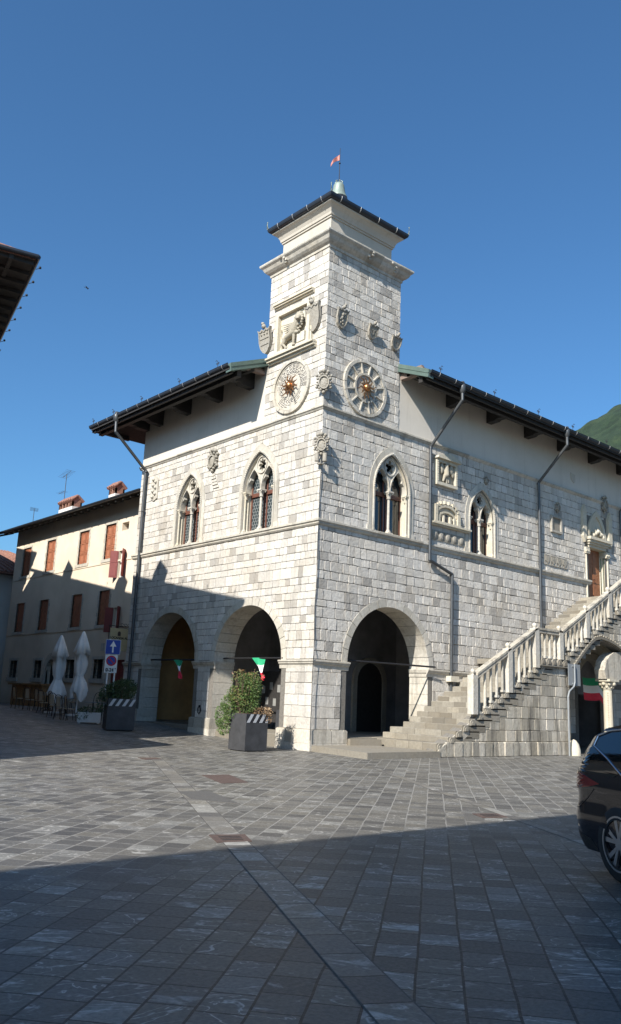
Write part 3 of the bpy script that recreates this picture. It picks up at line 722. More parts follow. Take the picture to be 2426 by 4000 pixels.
# ------------------------------------------------------------------ tower top
mb = MB()
for fr, Wd in ((FL, 3.5), (FR, 4.0)):
    P = [(0, TZ - .02), (.06, TZ), (.07, TZ + .10), (.10, TZ + .12), (.16, TZ + .16), (.24, TZ + .24), (.30, TZ + .36), (.38, TZ + .43), (.40, TZ + .47), (.40, TZ + .53), (-.05, TZ + .75), (-.05, TZ)]
    mould(mb, fr, 0, Wd, P, mitre1=True, jitter=.006, step=.9)
CQ = [(w - .006, z) for w, z in P[:-2]] + [(-.05, TZ + .74)]
def lq(d, z): return [(-d, -d, z), (4.0 + d, -d, z), (4.0 + d, 3.5 + d, z), (-d, 3.5 + d, z)]
vs = [p for d, z in CQ for p in lq(d, z)]; mb.add(vs, [(j * 4 + i, j * 4 + (i + 1) % 4, (j + 1) * 4 + (i + 1) % 4, (j + 1) * 4 + i) for j in range(len(CQ) - 1) for i in range(4)])
for fr, u in ((FL, 2.35), (FR, 1.9), (FR, 3.2)):
    for k in range(4): a = ru(-.16, .16); mb.box(u + a, u + a + ru(.07, .14), TZ + .16 + .08 * k, TZ + .25 + .08 * k, .1, .26 + .05 * k, 0, rnd(), fr=fr)
mb.build('tower_cornice', 'trim', hall)
mb = MB(); z0 = TZ + .7
mb.box(.28, 3.72, .28, 3.22, z0 - .3, 20.32)
mb.build('attic_wall', 'towerplaster', hall)
mb = MB()
CP = [(0, 20.22), (.05, 20.22), (.05, 20.30), (.09, 20.30), (.11, 20.40), (.17, 20.52), (.27, 20.62), (.36, 20.67), (.36, 20.72), (0, 20.72)]
def lp(d, z): return [(.28 - d, .28 - d, z), (3.72 + d, .28 - d, z), (3.72 + d, 3.22 + d, z), (.28 - d, 3.22 + d, z)]
vs = [p for d, z in CP for p in lp(d, z)]; mb.add(vs, [(j * 4 + i, j * 4 + (i + 1) % 4, (j + 1) * 4 + (i + 1) % 4, (j + 1) * 4 + i) for j in range(len(CP) - 1) for i in range(4)])
mb.build('attic_cove', 'towerplaster', hall)
mb = MB()
for sgn in range(4):
    pass
GP = []
for i in range(9):
    t = PI + PI * i / 8; GP.append((.40 + .11 * math.cos(t), 20.90 + .17 * math.sin(t)))
GP = [(.27, 20.90)] + GP[1:] + [(.51, 20.92), (.49, 20.92)]
vs = [p for d, z in GP for p in lp(d, z)]; mb.add(vs, [(j * 4 + i, j * 4 + (i + 1) % 4, (j + 1) * 4 + (i + 1) % 4, (j + 1) * 4 + i) for j in range(len(GP) - 1) for i in range(4)])
tg = mb.build('tower_gutter', 'gutter', hall)
def gut_brackets(fr, us, w, z, r, parent, rr=.17):
    for u in us:
        mb = MB(); pts = [fr(u, z + .02 - 0, w + r + .012)] + [fr(u, z - rr * math.sin(t), w + (r + .012) * math.cos(t)) for t in [PI * i / 8 for i in range(6)]]
        for a, b_ in zip(pts[:-1], pts[1:]): mb.cyl(a, b_, .011, n=5)
        mb.build('gutter_bracket', 'bracket', parent)
gut_brackets(FL, [.35, 1.2, 2.1, 3.05], .12, 20.9, .11, tg, .185); gut_brackets(FR, [.35, 1.4, 2.45, 3.5], .12, 20.9, .11, tg, .185)
mb = MB(); q = lp(.42, 20.86); ap = (1.97, 1.73, 21.95)
mb.add(q + [ap], [(0, 1, 4), (1, 2, 4), (2, 3, 4), (3, 0, 4), (3, 2, 1, 0)]); mb.build('tower_roof', 'tile', hall)
for (x, y) in ((-.23, -.23), (4.23, -.23), (-.23, 3.73)):
    mb = MB()
    mb.cyl((x, y, 20.9), (x, y, 21.22), .012, n=5)
    for k in range(5): mb.cyl((x + .02 * k * (1 if x < 1 else -1), y + .02, 20.92), (x + .12 * (k - 2) * .5, y + .05 * (k - 2), 21.1), .008, n=4)
    mb.ball((x, y, 21.24), .03, 6)
    mb.build('roof_spike', 'bronze', hall)
mb = MB(); bz = 21.85; c = (1.9, 1.7, 0)
mb.lathe(c, [(.40, bz - .35), (.52, bz + .02), (.50, bz + .22), (.42, bz + .48), (.34, bz + .62)], 20); mb.build('bell_skirt', 'gutter', hall)
mb = MB(); mb.lathe(c, [(.38, bz + .58), (.375, bz + .63), (.30, bz + .78), (.255, bz + 1.0), (.23, bz + 1.18), (.18, bz + 1.27), (.06, bz + 1.30)], 24)
for k in range(6):
    t = 2 * PI * k / 6; mb.tube([(c[0] + .10 * math.cos(t), c[1] + .10 * math.sin(t), bz + 1.24), (c[0] + .17 * math.cos(t), c[1] + .17 * math.sin(t), bz + 1.36), (c[0] + .08 * math.cos(t), c[1] + .08 * math.sin(t), bz + 1.42)], .02, 5)
mb.build('bell', 'bronze', hall)
mb = MB(); mb.cyl((c[0], c[1], bz + 1.3), (c[0], c[1], 24.85), .02, .012, 6); mb.ball((c[0], c[1], 24.12), .045, 8); mb.build('flagpole', 'iron', hall)
mb = MB(); n = 8
vs = []
for i in range(n + 1):
    t = i / n; x = c[0] - .38 * t * .75; y = c[1] + .38 * t * .66; zt = 24.55 - .40 * t * t - .08 * t; hh = .27 - .13 * t
    wv = .03 * math.sin(t * 6)
    for k, dz in enumerate((0, -hh)):
        for o_ in (0, .012): vs.append((x + wv + o_, y + wv, zt + dz))
fs = []
for i in range(n):
    a = i * 4; b_ = a + 4; fs += [(a, b_, b_ + 2, a + 2), (a + 1, a + 3, b_ + 3, b_ + 1), (a, a + 1, b_ + 1, b_), (a + 2, b_ + 2, b_ + 3, a + 3)]
fs += [(0, 2, 3, 1), (4 * n, 4 * n + 1, 4 * n + 3, 4 * n + 2)]
mb.add(vs, fs); tag(mb.build('weather_flag', 'vane'), 'tattered red metal flag on the pole above the bell tower roof', 'flag')

# ------------------------------------------------------------------ main roof
SL = .41; EL, ER = 1.85, 1.65; ZE = 14.20
def slab(mb, plan, zf, th, mt=0, mbm=1):
    n = len(plan); top = [(x, y, zf(x, y)) for x, y in plan]; bot = [(x, y, zf(x, y) - th) for x, y in plan]
    mb.add(top, [tuple(range(n))], mt); mb.add(bot, [tuple(range(n))[::-1]], mbm)
    mb.add(top + bot, [(i, n + i, n + (i + 1) % n, (i + 1) % n) for i in range(n)], mbm)
mb = MB()
YE = 14.95
slab(mb, [(-EL, 3.5), (-EL, YE), (6.5, YE - 8.35), (6.5, 3.5)], lambda x, y: ZE + SL * (x + EL), .09)
slab(mb, [(4.0, -ER), (29, -ER), (29, 6.7), (4.0, 6.7)], lambda x, y: ZE + .06 + SL * (y + ER), .09)
slab(mb, [(-EL, YE), (20, YE), (20, 6.6), (6.5, 6.6)], lambda x, y: ZE + SL * (YE - y), .09)
mb.build('roof', ['tile', 'wood'], hall)
# tiles edge: rounded ends over the gutter
mb = MB()
def gutter(fr, u0, u1, w, z, nm, spikes, braks, r=.10, rr=.13):
    mb = MB(); P = [(w - r, z)] + [(w + r * math.cos(t), z + rr * math.sin(t)) for t in [PI + PI * i / 8 for i in range(1, 8)]] + [(w + r, z), (w + r + .012, z + .025), (w + r - .012, z + .025), (w + r - .02, z - .01), (w + r * .8, z - rr * .45), (w, z - rr * .8), (w - r * .85, z - rr * .4)]
    vs = [fr(u, v, ww) for u in (u0, u1) for ww, v in P]; k = len(P)
    mb.add(vs, [(i, (i + 1) % k, k + (i + 1) % k, k + i) for i in range(k)] + [tuple(range(k)), tuple(range(k, 2 * k))])
    g = mb.build('gutter', 'gutter', hall); gut_brackets(fr, braks, w, z, r, g, rr)
    for u in spikes:
        mb = MB(); mb.cyl(fr(u, z, w - .05), fr(u, z + .34, w - .05), .012, n=5)
        for s in (-1, 1): mb.tube([fr(u, z + .22, w - .05), fr(u + s * .07, z + .33, w - .05), fr(u + s * .10, z + .26, w - .05)], .009, 4)
        mb.tube([fr(u, z + .34, w - .05), fr(u + .04, z + .42, w - .02), fr(u + .09, z + .38, w)], .009, 4)
        mb.build('snow_hook', 'iron', g)
gutter(FL, 3.5, YE + .1, EL, ZE + .12, 'L', [4.4, 7.2, 10.3, 12.9, 14.9], [3.9 + .93 * i for i in range(12)])
gutter(FR, 4.0, 29, ER, ZE + .17, 'R', [4.7, 8.2, 11.4, 14.2, 17.2], [4.5 + .98 * i for i in range(20)])
# green copper verge flashing against the tower
def verge(fr, u, Ew, zf, thick=.3):
    mb = MB()
    for k, (a, b_, o_) in enumerate(((.02, .16, .0), (-.02, .02, .04), (-.15, -.02, .02), (-.19, -.15, .05))):
        p = [fr(u - .05 - o_, zf(Ew) + a, Ew), fr(u + .25, zf(Ew) + a, Ew), fr(u + .25, zf(0) + a, 0.02), fr(u - .05 - o_, zf(0) + a, 0.02),
             fr(u - .05 - o_, zf(Ew) + b_, Ew), fr(u + .25, zf(Ew) + b_, Ew), fr(u + .25, zf(0) + b_, 0.02), fr(u - .05 - o_, zf(0) + b_, 0.02)]
        mb.hexa(p)
    mb.build('verge_flashing', 'copper', hall)
verge(FL, 3.5, EL - .02, lambda w: ZE + SL * (EL - w)); verge(FR, 4.0, ER - .02, lambda w: ZE + .06 + SL * (ER - w))
# eaves timber: fascia board, purlins, cantilever beams
mb = MB()
for fr, E_, u0, u1, zb in ((FL, EL, 3.55, YE, ZE), (FR, ER, 4.05, 28.5, ZE + .06)):
    mb.box(u0, u1, zb - .20, zb - .02, E_ - .22, E_ - .13, fr=fr)
    mb.box(u0, u1, zb - .24, zb + .05, E_ - .62, E_ - .42, fr=fr)
    mb.box(u0, u1, zb + .2, zb + .42, E_ - 1.25, E_ - 1.08, fr=fr)
    u = u0 + .2
    while u < u1:
        z_ = lambda w: zb + SL * (E_ - w) - .09
        mr = MB(); mr.hexa([fr(u, z_(E_ - .1) - .12, E_ - .1), fr(u + .1, z_(E_ - .1) - .12, E_ - .1), fr(u + .1, z_(0) - .12, 0), fr(u, z_(0) - .12, 0),
                 fr(u, z_(E_ - .1), E_ - .1), fr(u + .1, z_(E_ - .1), E_ - .1), fr(u + .1, z_(0), 0), fr(u, z_(0), 0)]); mr.build('rafter', 'wood', hall)
        u += .7
mb.box(-EL + .1, .1, YE - .3, YE - .15, ZE - .2, ZE - .0)
mb.build('eaves_timber', 'wood', hall)
def beam(fr, u, E_, zb):
    mb = MB(); L0 = E_ - .45
    prof = [(0, zb + .55), (L0, zb + .02), (L0, zb - .16), (L0 - .10, zb - .24), (L0 - .25, zb - .22), (L0 - .4, zb - .34), (L0 - .62, zb - .33), (L0 - .75, zb - .40), (0, zb - .42)]
    f2 = lambda w, v, u_: fr(u_, v, w)
    mb.ext(f2, prof, u, u + .34, back=True); mb.build('eaves_beam', 'wood', hall)
for u in (4.3, 6.5, 8.95, 11.3, 12.55): beam(FL, u, EL, ZE + .25)
for u in (6.95, 9.75, 12.6, 15.35, 18.15, 20.95, 23.8): beam(FR, u, ER, ZE + .28)
mb = MB()
for k in range(3):
    mb.box(3.56 + .08 * k, 3.56 + .08 * k + .2, 14.42 + .1 * k, 14.55 + .1 * k, .05, 1.15 - .28 * k, fr=FL)
mb.build('eaves_corbel', 'oldwood', hall); mb = MB()
for k in range(3):
    mb.box(4.05 + .04 * k, 4.28, 14.42 + .12 * k, 14.56 + .12 * k, .04, 1.3 - .1 * k, fr=FR)
mb.build('eaves_corbel', 'oldwood', hall)
# downpipes
def pipe(pts, r, hop=True, mt='pipe'):
    mb = MB(); mb.tube(pts, r, 10)
    if hop:
        p = pts[0]; mb.lathe((p[0], p[1], p[2] - .02), [(r, -.25), (r * 1.9, -.18), (r * 2.1, 0), (r * 2.1, .05), (r * 1.2, .25), (.01, .27)], 12)
    for a, b_ in zip(pts[:-1], pts[1:]):
        if abs(a[2] - b_[2]) > 2.0 and abs(a[0] - b_[0]) < .3 and abs(a[1] - b_[1]) < .3:
            z = max(a[2], b_[2]) - .05
            while z > min(a[2], b_[2]): mb.cyl((b_[0], b_[1], z - .03), (b_[0], b_[1], z + .03), r * 1.2, n=10); z -= 1.9
    return mb.build('downpipe', mt, hall)
pipe([(6.0, -ER, 14.25), (6.0, -ER, 13.7), (5.82, -.16, 12.0), (5.82, -.16, 7.30), (7.22, -.16, 6.9), (7.22, -.12, 2.25)], .065)
pipe([(13.6, -ER, 14.25), (13.6, -ER, 13.6), (13.5, -.16, 12.05), (13.5, -.14, 3.9)], .065)
pipe([(21.2, -ER, 14.2), (21.2, -ER, 13.6), (20.9, -.16, 12.0), (20.95, -.14, 7.1)], .065)
pipe([(-EL, 12.45, 14.25), (-EL, 12.4, 13.5), (-.17, 12.28, 11.95), (-.17, 12.22, 7.5), (-.15, 12.25, .66)], .07)
# cable down the corner
mb = MB(); pts = [(-.06, -.06, 10.0)]
z = 9.8
while z > .1: pts.append((-.05 - .012 * math.sin(z * 3) - (.08 if z < 3.2 else 0), -.05 - .012 * math.cos(z * 2) - (.09 if z < 3.2 else 0), z)); z -= .35
mb.tube(pts, .012, 5); mb.build('cable', 'gutter', hall)
mb = MB()
rg = [FL(6.63 + .10 * math.cos(t), 1.12 + .13 * math.sin(t), .07) for t in [2 * PI * i / 14 for i in range(15)]]
mb.tube(rg, .018, 6); mb.box(6.60, 6.66, 1.23, 1.31, .0, .09, fr=FL); mb.build('iron_ring', 'iron', hall)
# ------------------------------------------------------------------ clock dials
def ring(cx, cz, r, n=40): return [(cx + r * math.cos(2 * PI * i / n), cz + r * math.sin(2 * PI * i / n)) for i in range(n + 1)]
def roman(k): return 'X' * (k // 10) + 'V' * ((k % 10) // 5) + 'I' * (k % 5)
def stroke(mb, fr, p, q, w, th): 
    dx, dz = q[0] - p[0], q[1] - p[1]; l = math.hypot(dx, dz); nx_, nz = -dz / l * th / 2, dx / l * th / 2
    pts = [(p[0] + nx_, p[1] + nz), (q[0] + nx_, q[1] + nz), (q[0] - nx_, q[1] - nz), (p[0] - nx_, p[1] - nz)]
    mb.hexa([fr(u, v, w) for u, v in pts] + [fr(u, v, w + .006) for u, v in pts])
def numeral(mb, fr, cx, cz, ang, r0, r1, hgt, k, w, th, flip):
    s = roman(k); wd = {'I': .6, 'V': 1.25, 'X': 1.25}; tot = sum(wd[c] for c in s); sc = min((r1 - r0) / tot, hgt * .8)
    a = math.radians(ang); er = (math.cos(a) * flip, math.sin(a)); et = (-math.sin(a) * flip, math.cos(a))
    def P(r, t): return (cx + er[0] * r + et[0] * t, cz + er[1] * r + et[1] * t)
    r = r0
    for c in s:
        w_ = wd[c] * sc; h = hgt * (r / r1) ** .5
        if c == 'I': stroke(mb, fr, P(r + w_ / 2, -h / 2), P(r + w_ / 2, h / 2), w, th)
        elif c == 'V': stroke(mb, fr, P(r + w_ * .1, h / 2), P(r + w_ / 2, -h / 2), w, th); stroke(mb, fr, P(r + w_ * .9, h / 2), P(r + w_ / 2, -h / 2), w, th)
        else: stroke(mb, fr, P(r + w_ * .1, h / 2), P(r + w_ * .9, -h / 2), w, th); stroke(mb, fr, P(r + w_ * .9, h / 2), P(r + w_ * .1, -h / 2), w, th)
        r += w_
def sun(fr, cx, cz, w, parent, R_):
    mb = MB()
    def sp(u, v, w_): return fr(cx + u, cz + v, w + w_)
    mb.ball((0, 0, .06), R_ * .30, 16, sc=(1, 1, .8), fr=sp)
    n = 12
    for i in range(n):
        a = 2 * PI * i / n + .2; LL = R_ * (1.0 if i % 2 == 0 else .78); pts = []
        for k in range(9):
            t = k / 8; r = R_ * .2 + (LL - R_ * .2) * t; wv = (.055 if i % 2 == 0 else .03) * math.sin(t * 9) * t ** .5
            pts.append((r * math.cos(a) - wv * math.sin(a), r * math.sin(a) + wv * math.cos(a)))
        for k in range(8):
            wd0 = .05 * (1 - k / 9); wd1 = .05 * (1 - (k + 1) / 9)
            (x0, y0), (x1, y1) = pts[k], pts[k + 1]; dx, dy = x1 - x0, y1 - y0; l = math.hypot(dx, dy) or 1; nx_, ny = -dy / l, dx / l
            q = [(x0 + nx_ * wd0, y0 + ny * wd0), (x1 + nx_ * wd1, y1 + ny * wd1), (x1 - nx_ * wd1, y1 - ny * wd1), (x0 - nx_ * wd0, y0 - ny * wd0)]
            mb.hexa([sp(u, v, .03) for u, v in q] + [sp(u, v, .06) for u, v in q])
    return mb.build('sun_ornament', 'gold', parent)
def dial(fr, cx, cz, R_, twelve, flip):
    mb = MB(); disc = ring(cx, cz, R_)[:-1]
    mb.ext(fr, disc, 0, .06, 0, .8)
    n = 20
    for i in range(n):   # rim stones
        a0, a1 = 360 * i / n + .4, 360 * (i + 1) / n - .4; pr = ru(-.008, .01)
        band(mb, fr, arc(cx, cz, R_ - .10, a0, a1, 3), arc(cx, cz, R_ + .02 + pr, a0, a1, 3), 0, .125 + pr, 0, ru(.3, 1))
    band(mb, fr, ring(cx, cz, R_ - .16), ring(cx, cz, R_ - .12), .05, .075)
    if twelve:
        band(mb, fr, ring(cx, cz, R_ * .46), ring(cx, cz, R_ * .53), .05, .12)
        for i in range(12):
            a = math.radians(i * 30 + 15); p0 = (cx + R_ * .53 * math.cos(a), cz + R_ * .53 * math.sin(a)); p1 = (cx + R_ * .90 * math.cos(a), cz + R_ * .90 * math.sin(a))
            nx_, nz = -math.sin(a) * .022, math.cos(a) * .022; q = [(p0[0] + nx_, p0[1] + nz), (p1[0] + nx_, p1[1] + nz), (p1[0] - nx_, p1[1] - nz), (p0[0] - nx_, p0[1] - nz)]
            mb.hexa([fr(u, v, .05) for u, v in q] + [fr(u, v, .12) for u, v in q], 0, .8)
    else:
        band(mb, fr, ring(cx, cz, R_ * .44), ring(cx, cz, R_ * .47), .05, .07)
    d = mb.build('clock_dial', 'trim', hall)
    for k in range(1, 13 if twelve else 25):
        mb = MB()
        if twelve: numeral(mb, fr, cx, cz, -30 * k - 30, R_ * .56, R_ * .86, R_ * .26, k, .061, .024, flip)
        else: numeral(mb, fr, cx, cz, -7 - 15 * k + 15 * 24, R_ * .48, R_ * .86, R_ * .17, k, .061, .024, flip)
        mb.build('numeral', 'ink2' if twelve else 'ink', d)
    sun(fr, cx, cz, .14, d, R_ * .46)
    mb = MB(); mb.cyl(fr(cx, cz, .06), fr(cx, cz, .2), .03, n=8); a = math.radians(-65); mb.cyl(fr(cx, cz, .13), fr(cx + flip * .75 * R_ * math.cos(a), cz + .75 * R_ * math.sin(a), .13), .012, n=5); mb.build('clock_hand', 'iron', d)
    return d
# on the left facade the wall coordinate grows to the viewer's left
dial(FL, 1.83, 13.46, 1.08, False, -1)['label'] = 'sunlit twenty four hour dial with numerals in a dense ring'
dial(FR, 2.05, 13.48, 1.12, True, 1)['label'] = 'twelve hour dial with raised bars on the shaded side'
# ------------------------------------------------------------------ reliefs
def shield(fr, cx, z0, z1, wd, motif, lean=.16, horns=True, mt='shieldstone'):
    h = z1 - z0; mb = MB()
    out = [(-.5, .82), (-.50, .45), (-.40, .22), (-.2, .07), (0, 0), (.2, .07), (.40, .22), (.50, .45), (.5, .82), (.56, .95), (.36, .88), (.2, .95), (0, .86), (-.2, .95), (-.36, .88), (-.56, .95)]
    P = [(cx + u * wd, z0 + v * h) for u, v in out]
    f2 = lambda u, v, w: fr(u, v, w + lean * (v - z0) / h)
    mb.ext(f2, P, .0, .09)
    Q = [(cx + u * wd * .84, z0 + h * .06 + v * h * .86) for u, v in out]
    rim_walls(mb, f2, P, .09, .125); band(mb, f2, Q + Q[:1], P + P[:1], .09, .125)
    if motif == 'bars':
        for k in range(2): mb.box(cx - wd * .4, cx + wd * .4, z0 + h * (.35 + .22 * k), z0 + h * (.42 + .22 * k), .09, .115, fr=f2)
        for k in range(3): mb.ball((cx - wd * .25 + wd * .25 * k, z0 + h * .74, .10), .045, 6, fr=f2)
    elif motif == 'chevron':
        for s in (-1, 1): stroke(mb, f2, (cx, z0 + h * .62), (cx + s * wd * .38, z0 + h * .28), .09, .06); stroke(mb, f2, (cx, z0 + h * .80), (cx + s * wd * .40, z0 + h * .62), .09, .05)
    elif motif == 'lion':
        for (a, b_, r) in ((0, .66, .09), (-.05, .5, .08), (.05, .36, .07), (.18, .55, .05), (-.2, .42, .05), (.1, .22, .05), (-.12, .26, .05), (.2, .72, .05)): mb.ball((cx + a * wd, z0 + b_ * h, .10), r * h, 8, sc=(1, 1.2, .6), fr=f2)
    elif motif == 'gates':
        for s in (-.24, .08): band(mb, f2, [(cx + s * wd, z0 + .3 * h)] + arc(cx + (s + .1) * wd, z0 + .5 * h, .09 * wd, 180, 0, 6) + [(cx + (s + .2) * wd, z0 + .3 * h)], [(cx + (s - .06) * wd, z0 + .3 * h)] + arc(cx + (s + .1) * wd, z0 + .5 * h, .17 * wd, 180, 0, 6) + [(cx + (s + .26) * wd, z0 + .3 * h)], .09, .12)
    else:
        for k in range(6):
            t = 2 * PI * k / 6; stroke(mb, f2, (cx, z0 + h * .5), (cx + wd * .26 * math.cos(t), z0 + h * .5 + wd * .3 * math.sin(t)), .09, .05)
    if horns:
        mb.ball((cx, z0 + h * 1.02, .1), .07 * h + .03, 8, sc=(1, 1, .8), fr=f2); mb.ball((cx + .02, z0 + h * 1.12, .12), .05 * h + .02, 8, fr=f2)
    return mb.build('carved_shield', mt, hall)
shield(FL, 3.55, 15.30, 16.42, .72, 'bars')['label'] = 'shield jutting from the far edge of the tower'
shield(FL, .62, 15.34, 16.50, .78, 'chevron')['label'] = 'shield overlapping the right edge of the winged lion niche'
shield(FR, .66, 15.50, 16.30, .52, 'lion')['label'] = 'shield with rampant beast on the shaded tower side'
shield(FR, 2.33, 15.60, 16.20, .46, 'gates')['label'] = 'small shield with two gates in the middle of the shaded tower side'
shield(FR, 3.66, 15.55, 16.15, .5, 'star')['label'] = 'shield with star near the far edge of the shaded tower side'
def crest(ctr, r, h, nrm, label):
    # baroque cartouche facing nrm
    nrm = Vector(nrm).normalized(); side = Vector((0, 0, 1)).cross(nrm).normalized(); C0 = Vector(ctr)
    f = lambda u, v, w: tuple(C0 + side * u + Vector((0, 0, v)) + nrm * w)
    mb = MB()
    mb.ball((0, -.05 * h, .02), 1, 14, sc=(r * .62, h * .36, .09), fr=f)
    for i in range(16):
        t = 2 * PI * i / 16; mb.ball((r * .78 * math.cos(t), h * .42 * math.sin(t) - .02, .02 + .03 * (i % 2)), r * (.20 if i % 2 else .14), 7, fr=f)
    for s in (-1, 1):
        mb.ball((s * r * .45, h * .48, .05), r * .26, 8, fr=f); mb.ball((s * r * .85, h * .3, .02), r * .2, 8, fr=f); mb.ball((s * r * .8, -h * .28, .02), r * .2, 8, fr=f)
    mb.ball((0, h * .54, .06), r * .3, 8, fr=f); mb.ball((0, -h * .52, .02), r * .25, 8, fr=f)
    band(mb, f, [(r * .5 * math.cos(t), -.05 * h + h * .28 * math.sin(t)) for t in [2 * PI * i / 20 for i in range(21)]], [(r * .62 * math.cos(t), -.05 * h + h * .35 * math.sin(t)) for t in [2 * PI * i / 20 for i in range(21)]], .02, .14)
    for k in range(3): stroke(mb, f, (-.12 + .02 * k, .10 - .10 * k - .02), (.12, .02 - .10 * k), .10, .03)
    o = mb.build('cartouche', 'shieldstone', hall); o['label'] = label; return o
crest((-.08, -.08, 13.12), .32, .78, (-1, -1, 0), 'scrolled cartouche on the corner between the two dials')
crest((-.08, -.08, 10.72), .29, .70, (-1, -1, 0), 'scrolled cartouche on the corner below the string course')
crest(FL(6.82, 11.42, .06), .36, .85, (-1, 0, 0), 'broken cartouche on the left wall between the two windows')
crest(FR(15.15, 11.16, .05), .2, .42, (0, -1, 0), 'small worn head on the right wall above the tablet')
crest(FR(19.45, 12.1, .08), .28, .75, (0, -1, 0), 'worn crest above the portal')
crest(FR(9.62, 11.36, .02), .13, .34, (0, -1, 0), 'carved mask over the second window')
# corner lamp bracket under the cartouche
mb = MB()
for s in (-1, 1):
    mb.cyl((-.14 + s * .10, -.14 - s * .10, 10.06), (-.14 + s * .10, -.14 - s * .10, 10.36), .085, n=10)
mb.box(-.2, -.02, -.2, -.02, 9.95, 10.0); mb.tube([(-.05, -.05, 9.9), (-.2, -.2, 9.98), (-.2, -.2, 10.1)], .015, 5)
mb.build('loudspeaker', 'shieldstone', hall)
# scroll panel at the far left
mb = MB(); mb.ext(FL, [(11.24, 10.5)] + arc(11.52, 11.3, .28, 0, 180, 10)[::1][::-1][:0] + [(11.24, 11.35), (11.36, 11.52), (11.52, 11.58), (11.70, 11.5), (11.8, 11.35), (11.8, 10.5), (11.52, 10.38)], 0, .07)
for k in range(7): mb.ball((11.52 + .1 * (-1) ** k, 10.58 + .14 * k, .09), .085, 7, fr=FL)
mb.build('carved_panel', 'trim', hall)['label'] = 'tall scroll panel near the left edge'
# ragged broken carving under the left crest
mb = MB()
for k in range(5): mb.box(6.35 + .08 * k, 6.75 + .05 * k, 10.2 + .14 * k, 10.3 + .14 * k, .02, .05 + .03 * rnd(), 0, .9, fr=FL)
mb.build('worn_carving', 'trim', hall)
# winged lion niche
mb = MB()
def frame_rect(mb, fr, u0, u1, v0, v1, t, w0, w1):
    mb.box(u0, u1, v1 - t, v1, w0, w1, 0, .8, fr=fr); mb.box(u0, u1, v0, v0 + t, w0, w1, 0, .8, fr=fr)
    mb.box(u0, u0 + t, v0 + t, v1 - t, w0, w1, 0, .8, fr=fr); mb.box(u1 - t, u1, v0 + t, v1 - t, w0, w1, 0, .8, fr=fr)
frame_rect(mb, FL, .78, 2.86, 14.92, 16.78, .17, .0, .20); frame_rect(mb, FL, .72, 2.92, 14.9, 16.84, .07, .0, .13)
mb.box(.9, 2.75, 15.0, 16.7, .0, .035, 0, .95, fr=FL)
for (z0, z1, o_) in ((14.70, 14.78, .12), (14.78, 14.88, .22), (14.88, 14.95, .30)): mb.box(.50 - o_ * .1, 3.25 + o_ * .2, z0, z1, 0, o_, 0, .6, fr=FL)
for (z0, z1, o_) in ((17.04, 17.10, .10), (17.10, 17.17, .17), (17.17, 17.22, .22)): mb.box(.72, 3.1, z0, z1, 0, o_, 0, .6, fr=FL)
nic = mb.build('lion_niche', 'cream', hall); nic['label'] = 'moulded square niche with ledges holding the winged lion'
def blob(name, parts, fr, vox, parent, mt):
    mb = MB()
    for (u, v, w, r, sc) in parts: mb.ball((u, v, w), r, 12, 0, .7, sc, fr)
    o = mb.build(name, mt, parent); voxel(o, vox); return o
def cap_(p, q, r0, r1, n=5):
    return [(p[0] + (q[0] - p[0]) * i / n, p[1] + (q[1] - p[1]) * i / n, p[2] + (q[2] - p[2]) * i / n, r0 + (r1 - r0) * i / n, (1, 1, 1)) for i in range(n + 1)]
# lion: u decreases to the viewer's right on this wall; the animal strides to the right
parts = []
parts += cap_((2.18, 15.56, .13), (1.66, 15.66, .15), .13, .17, 6)              # trunk
parts += cap_((1.62, 15.74, .17), (1.46, 15.98, .20), .17, .17, 4)              # neck and chest
parts += [(1.34, 16.10, .22, .20, (1, 1.05, .9)), (1.26, 16.07, .36, .12, (1, .95, .8)), (1.22, 15.99, .42, .065, (1.1, .8, 1))]
for i in range(14):
    t = 2 * PI * i / 14; parts.append((1.36 + .23 * math.cos(t), 16.08 + .25 * math.sin(t), .24, .058, (1, 1, 1)))
    parts.append((1.42 + .26 * math.cos(t + .2), 15.98 + .28 * math.sin(t + .2), .19, .05, (1, 1, 1)))
parts += [(1.44, 16.30, .26, .045, (1, 1, 1)), (1.18, 16.28, .27, .045, (1, 1, 1))]
parts += cap_((2.24, 15.52, .13), (2.36, 15.32, .16), .12, .07) + cap_((2.36, 15.32, .16), (2.20, 15.16, .16), .06, .045) + cap_((2.20, 15.11, .16), (2.06, 15.09, .2), .05, .045, 2)
parts += cap_((2.34, 15.50, .10), (2.52, 15.32, .12), .10, .06) + cap_((2.52, 15.32, .12), (2.46, 15.14, .12), .055, .045) + cap_((2.46, 15.10, .13), (2.34, 15.09, .16), .05, .04, 2)
parts += cap_((1.66, 15.56, .18), (1.70, 15.14, .18), .085, .05, 7) + cap_((1.70, 15.10, .2), (1.58, 15.09, .23), .05, .045, 2)
parts += cap_((1.52, 15.58, .2), (1.34, 15.52, .25), .075, .05) + [(1.28, 15.54, .26, .06, (1, .8, 1))]
parts += cap_((2.46, 15.58, .1), (2.62, 15.80, .1), .03, .022, 6) + cap_((2.62, 15.80, .1), (2.56, 16.02, .1), .022, .03, 6)
for k in range(6): parts += cap_((1.66 + .03 * k, 16.02 - .055 * k, .2), (2.52 - .07 * k, 16.16 - .10 * k, .15), .045, .02, 12)
blob('winged_lion', parts, FL, .016, nic, 'cream')
mb = MB(); mb.box(1.02, 1.46, 15.12, 15.50, .14, .22, 0, .95, fr=FL); mb.box(1.235, 1.245, 15.12, 15.50, .22, .225, 0, .1, fr=FL); mb.build('open_book', 'cream', nic)
